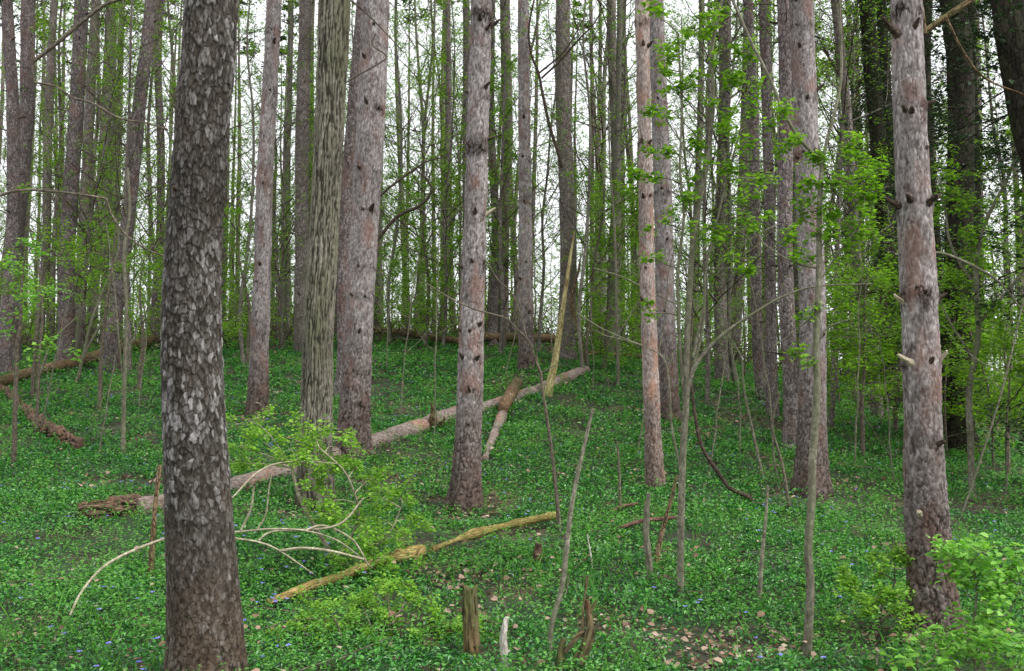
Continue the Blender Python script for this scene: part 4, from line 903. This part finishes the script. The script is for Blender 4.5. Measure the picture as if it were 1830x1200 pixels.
px_leafy('sapling', 'slender forked sapling with smooth grey green bark in front of the stout pine', 'sapling',
  [([(1441, 1215), (1444, 1130), (1448, 1050), (1444, 980), (1450, 900), (1452, 820), (1460, 700), (1458, 620), (1463, 500), (1464, 380), (1469, 285)], y, [17, 16, 15, 14, 13, 12, 10, 8]),
   ([(1468, 300), (1478, 250), (1492, 200), (1503, 140), (1503, 70), (1497, -40)], y, [6, 6, 5, 4]),
   ([(1468, 288), (1430, 250), (1400, 200), (1375, 140), (1340, 70), (1300, -20)], y, [7, 6, 6, 5]),
   ([(1460, 510), (1500, 450), (1535, 405)], y, [4, 3, 2]), ([(1460, 560), (1410, 600), (1380, 620)], y, [3, 2]), ([(1458, 640), (1475, 590), (1520, 570)], y, [3, 2]), ([(1462, 480), (1420, 470), (1370, 440), (1355, 420)], y, [4, 3, 2])],
  [(1510, 330, y, 44, 6), (1545, 350, y, 40, 6), (1480, 290, y, 30, 5), (1500, 390, y, 34, 5), (1430, 380, y, 30, 4), (1450, 330, y, 26, 3), (1555, 300, y, 34, 5), (1525, 260, y, 26, 4), (1560, 410, y, 30, 4), (1410, 260, y, 26, 4), (1385, 210, y, 24, 3), (1480, 430, y, 24, 3), (1530, 440, y, 30, 4), (1440, 460, y, 22, 3), (1420, 640, y, 24, 3), (1445, 560, y, 20, 2)],
  SAPL, SPRING, .042, 2)
y = 12.0
px_leafy('understorey_tree', 'leafy young tree between the nearest right pine and the right edge', 'tree',
  [([(1735, 800), (1732, 700), (1748, 600), (1745, 480), (1760, 400), (1800, 320), (1830, 240)], y, [12, 11, 9, 8, 6, 4]), ([(1745, 520), (1700, 440), (1690, 380), (1680, 320)], y, [6, 5, 3]), ([(1748, 580), (1800, 520), (1850, 460)], y, [6, 4, 3]), ([(1740, 640), (1700, 580), (1672, 520)], y, [5, 4, 2]), ([(1600, 455), (1660, 452), (1700, 458), (1780, 500), (1830, 560)], y - .6, [4, 5, 5, 4, 3])],
  [(1690, 310, y, 46, 7), (1720, 350, y, 50, 8), (1680, 380, y, 36, 6), (1760, 380, y, 46, 7), (1810, 350, y, 46, 7), (1700, 430, y, 46, 7), (1740, 470, y, 46, 7), (1800, 450, y, 50, 7), (1820, 240, y, 34, 5), (1690, 500, y, 38, 6), (1760, 540, y, 46, 6), (1810, 580, y, 50, 7), (1700, 570, y, 46, 6), (1740, 640, y, 50, 7), (1800, 680, y, 50, 7), (1700, 660, y, 40, 5), (1775, 300, y, 30, 4), (1780, 620, y, 46, 6)],
  SAPL, SPRING, .06, 3)
for k, (bx, by, Yd, lab, box) in enumerate([(1540, 690, 14.5, 'green leafy sapling filling the gap right of the stout pine', (1490, 1600, 470, 690)), (1600, 700, 17, 'pale green sapling directly left of the nearest right pine', (1540, 1620, 440, 690)),
        (1700, 740, 16, 'feathery green sapling behind the leafy young tree', (1670, 1800, 540, 740)), (1800, 760, 13.5, 'low green sapling against the right edge', (1750, 1840, 560, 770)),
        (60, 650, 18, 'layered green sapling at the left edge', (0, 150, 430, 560)), (180, 640, 17, 'layered green sapling left of the flaky trunk', (110, 290, 400, 570)), (250, 640, 19, 'small bright sapling touching the left side of the flaky trunk', (200, 300, 460, 580)), (30, 600, 12.5, 'yellowish leaved twiggy sapling overlapping the left edge', (-10, 90, 440, 620)),
        (440, 640, 22, 'leafy sapling between the flaky trunk and the slim pine', (400, 450, 350, 620)), (760, 600, 25.5, 'leafy sapling left of the central pine on the crest', (690, 820, 300, 590)), (900, 610, 25, 'tall leafy sapling right of the central pine', (870, 925, 120, 480)), (1080, 640, 22, 'leafy sapling right of the yellow dead stem', (1040, 1140, 330, 640))]):
    rg = np.random.default_rng(50 + k); x0, x1, ya, yb = box; n_ = int((x1 - x0) * (yb - ya) / (620 if x0 > 400 else 3200)) + 4
    spr = [(rg.uniform(x0, x1), rg.uniform(ya, yb), Yd + rg.normal(0, .7), 34 if Yd < 20 else 26, 4) for _ in range(min(n_, 46) if k != 7 else 7)]
    px_leafy('sapling', lab, 'sapling', [([(bx, by + 20), (bx + 6, (by + ya) / 2 + 60), ((x0 + x1) / 2, (ya * 2 + by) / 3), ((x0 + x1) / 2 + 8, ya)], Yd, [8, 6, 4, 2])], spr, TWIG, SPRING if k != 7 else BRIGHTL, .07 if Yd < 20 else .085, 60 + k, shape=0, tw=(4, 6))

rng = np.random.default_rng(640)
for px, y in [(395, 20), (715, 16.5), (775, 14.5), (985, 18.5), (1062, 19.5), (1135, 13.5), (1262, 12), (1322, 14), (1386, 12.5), (1522, 13.5), (1592, 12.5), (1705, 11), (1785, 12), (72, 15), (176, 13.5), (250, 17), (690, 21), (900, 20), (1560, 17)]:
    x = (px - 915) / FPX * y; z = float(ground(x, y)); H = rng.uniform(1.6, 4.2); ln = rng.normal(0, .22, 2)
    root = empty('bare_sapling', (x, y, z), 'bare twiggy grey sapling on the slope, ' + zone(px), 'sapling', 'bare twiggy saplings on the slope')
    p_ = np.array([[x, y, z - .1], [x + ln[0] * .3 * H, y, z + H * .4], [x + ln[0] * .5 * H + ln[1] * .2, y + .1, z + H * .75], [x + ln[0] * .9 * H, y, z + H]])
    mb = MB(); tube(mb, p_, [.012, .010, .007, .003], 6, 14, wob=.05, seed=int(px)); part(mb, 'stem', SAPL, root)
    mb = MB(); l_ = spline(p_, 40)
    for j in range(9):
        f = rng.uniform(.25, .98); a = rng.uniform(0, 6.28); twiggy(mb, l_[int(f * 39)], (math.cos(a), math.sin(a), rng.uniform(.1, .9)), rng.uniform(.4, 1.1), .005, rng, 1, 4, 2, .035, curve=.1, sides=3)
    part(mb, 'crown', [SAPL, SPRING], root)
y = 7.3
px_leafy('arching_shrub', 'arching shrub with bare pale stems and light green leaves beside the ridged trunk', 'shrub',
  [([(640, 1050, 8.2), (600, 1000, 8.0), (540, 900, 7.8), (520, 830, 7.8)], 7.8, [9, 8, 5]),
   ([(125, 1100, 6.3), (150, 1052, 6.4), (200, 1003, 6.6), (298, 962, 6.9), (370, 953, 7.0), (425, 951, 7.1), (480, 946, 7.1), (540, 948, 7.2), (600, 965, 7.2), (650, 1000, 7.2)], y, [4, 5, 5, 4, 4, 3, 2]),
   ([(400, 958, 7.0), (425, 963, 7.1), (465, 970, 7.1), (500, 985, 7.1), (560, 1026, 7.1)], y, [3, 4, 3, 2]),
   ([(500, 985, 7.1), (540, 980, 7.1), (590, 985, 7.1), (650, 1000, 7.2)], y, [5, 5, 4]), ([(545, 948, 7.2), (580, 940, 7.3), (630, 965, 7.3), (658, 1010, 7.3)], y, [4, 4, 3]),
   ([(460, 946, 7.1), (475, 920, 7.1), (480, 880, 7.1), (485, 850, 7.1)], y, [3, 3, 2]), ([(430, 950, 7.1), (448, 910, 7.1), (454, 870, 7.1)], y, [4, 4, 3]), ([(462, 966, 7.1), (490, 950, 7.2), (600, 940, 7.3), (650, 890, 7.4)], y, [4, 4, 4, 3]),
   ([(415, 890, 7.3), (460, 845, 7.4), (500, 828, 7.5), (560, 826, 7.5), (610, 830, 7.6)], y, [3, 4, 3, 2]), ([(600, 1000, 8.0), (640, 930, 7.8), (620, 850, 7.6), (570, 800, 7.6)], 7.8, [6, 5, 4, 2]), ([(620, 1020, 8.0), (690, 960, 7.8), (720, 900, 7.8)], 7.8, [6, 4, 2])],
  [(440, 750, 8.2, 36, 5), (430, 800, 8.0, 36, 6), (470, 790, 8.0, 32, 5), (520, 800, 7.8, 40, 7), (560, 785, 7.8, 40, 7), (600, 800, 7.8, 40, 7), (545, 835, 7.6, 36, 6), (600, 830, 7.7, 34, 6), (640, 830, 7.8, 36, 7), (665, 855, 7.8, 34, 6), (560, 870, 7.6, 26, 4), (680, 890, 7.8, 36, 6), (715, 890, 7.9, 30, 5),
   (640, 930, 7.7, 44, 7), (690, 935, 7.8, 36, 6), (600, 935, 7.7, 30, 5), (660, 975, 7.6, 50, 8), (700, 990, 7.7, 40, 6), (630, 1000, 7.6, 40, 6), (740, 930, 7.9, 26, 4), (680, 1030, 7.5, 40, 6), (415, 830, 8.0, 30, 4), (580, 900, 7.6, 24, 3)],
  PALESTEM, SHRUBL, .038, 4, tw=(6, 8))
yb = 6.2
px_leafy('low_shrub', 'low spreading shrub of small pale green leaves in the left foreground', 'shrub', [([(620, 1190), (615, 1150), (600, 1110)], 6.0, [6, 4]), ([(620, 1185), (680, 1120), (720, 1090)], 6.1, [5, 3]), ([(615, 1180), (560, 1140), (520, 1130)], 6.0, [5, 3])],
  [(x_, y_, 5.9 + (1200 - y_) * .004, 36, 6) for x_, y_ in [(470, 1150), (520, 1140), (560, 1110), (600, 1090), (640, 1070), (690, 1060), (740, 1075), (780, 1110), (820, 1120), (700, 1110), (650, 1120), (600, 1140), (560, 1170), (620, 1175), (680, 1160), (740, 1150), (790, 1160), (500, 1185), (850, 1150)]], TWIG, SHRUBL, .030, 5, tw=(6, 11))
px_leafy('leafy_shrub', 'bright lime green shrub with large pointed leaves in the lower right corner', 'shrub', [([(1745, 1230), (1740, 1140), (1745, 1060), (1738, 1000)], 5.4, [6, 5, 3]), ([(1745, 1200), (1790, 1120), (1825, 1050)], 5.4, [5, 3]), ([(1745, 1190), (1715, 1140), (1700, 1110)], 5.4, [4, 3])],
  [(1730, 995, 5.4, 42, 6), (1765, 1000, 5.4, 42, 6), (1700, 1000, 5.4, 34, 4), (1790, 1020, 5.4, 40, 5), (1745, 1030, 5.4, 46, 6), (1815, 1070, 5.3, 40, 5), (1790, 1100, 5.3, 44, 6), (1730, 1110, 5.3, 40, 5), (1760, 1160, 5.2, 50, 6), (1810, 1160, 5.2, 46, 6), (1700, 1170, 5.2, 44, 5), (1650, 1190, 5.1, 40, 5), (1820, 1010, 5.4, 30, 3), (1775, 1060, 5.3, 36, 4)],
  SAPL, BRIGHTL, .052, 6, tw=(4, 5))
px_leafy('low_shrub', 'fine leaved green shrub directly left of the foot of the nearest right pine', 'shrub', [([(1570, 1150), (1575, 1090), (1600, 1040)], 6.4, [6, 4, 3]), ([(1572, 1120), (1540, 1070), (1520, 1040)], 6.4, [4, 2]), ([(1575, 1110), (1640, 1060), (1650, 1010)], 6.4, [4, 2])],
  [(1520, 1030, 6.4, 34, 5), (1560, 1020, 6.4, 36, 6), (1600, 1000, 6.4, 32, 5), (1630, 1000, 6.5, 26, 4), (1540, 1070, 6.3, 40, 6), (1590, 1060, 6.3, 40, 6), (1640, 1050, 6.4, 30, 4), (1570, 1110, 6.2, 30, 4), (1620, 1110, 6.2, 26, 3)], TWIG, SHRUBL, .032, 7, tw=(5, 10))

# branches hanging in from trees, as parts of a thing of their own where the tree itself is outside the picture
y = 12.5
px_leafy('overhanging_branch', 'thin bare branches crossing the upper left, reaching from beyond the left edge', 'branch',
  [([(-60, 380), (5, 348), (50, 340), (120, 345), (190, 355)], 8.0, [5, 5, 4]), ([(190, 355), (200, 385), (225, 420), (260, 445), (292, 458)], 8.0, [4, 4, 3]), ([(60, 110), (105, 75), (140, 45), (185, 10), (230, -6), (280, -30)], 9.5, [7, 7, 6, 5]), ([(62, 148), (100, 155), (130, 175), (165, 185), (215, 212), (260, 220), (300, 232)], 9.5, [4, 4, 4, 3]), ([(165, 40), (180, 75), (192, 100)], 9.5, [3, 2]), ([(62, 150), (58, 120), (62, 90)], 9.5, [3, 3])],
  [(60, 330, 8.6, 20, 1)], TWIG, SPRING, .04, 8)
px_stem('overhanging_branch', 'dark crooked bough arching out from behind the wide pine towards the central pine', 'branch', [([(655, 455), (678, 425), (710, 388), (750, 368), (770, 345), (766, 325), (742, 302)], 15.5, [7, 7, 6, 5, 3]), ([(655, 380), (680, 350), (710, 325), (745, 300)], 15.5, [6, 5, 4]), ([(745, 372), (760, 385), (750, 408), (728, 400)], 15.5, [3, 2]), ([(735, 310), (760, 290), (800, 280)], 15.5, [3, 2])], KNOT)
px_stem('overhanging_branch', 'forked black bough descending to the thick greyish pine', 'branch', [([(1004, 300), (996, 270), (982, 225), (970, 170), (962, 130), (950, 100), (945, 60), (950, 20), (960, -20)], 20.5, [6, 6, 5, 4, 3]), ([(968, 140), (1000, 110), (1035, 70), (1060, 45), (1080, 10)], 20.5, [4, 4, 3, 2]), ([(965, 130), (1010, 90), (1045, 30)], 20.5, [4, 3, 2])], KNOT)
px_stem('overhanging_branch', 'thick yellowish dead bough reaching up and right from the nearest right pine', 'branch', [([(1640, 66), (1660, 52), (1700, 24), (1745, -5), (1790, -40)], 7.35, [12, 12, 11, 10]), ([(1690, 30), (1720, 90), (1760, 140), (1830, 170)], 7.3, [5, 4, 3]), ([(1655, 60), (1650, 20), (1645, -20)], 7.3, [4, 3])], YELLOW if False else BROWNLOG)
px_stem('overhanging_branch', 'thin drooping twig crossing in front of the ridged trunk and the wide pine', 'branch', [([(612, -10), (650, 20), (690, 60), (722, 95)], 11.0, [4, 3, 2]), ([(672, 60), (665, 80), (690, 100), (680, 112), (640, 135), (612, 152)], 12.4, [3, 3, 3])], TWIG)
px_stem('overhanging_branch', 'long thin bare twigs arching across the upper slope behind the touching pines', 'branch', [([(1060, 480), (1110, 495), (1160, 520), (1210, 545)], 13, [3, 3, 2]), ([(1030, 560), (1080, 590), (1140, 615), (1165, 625), (1205, 650)], 13, [3, 3, 2]), ([(1060, 590), (1100, 600), (1140, 540)], 13, [2, 2])], SAPL)
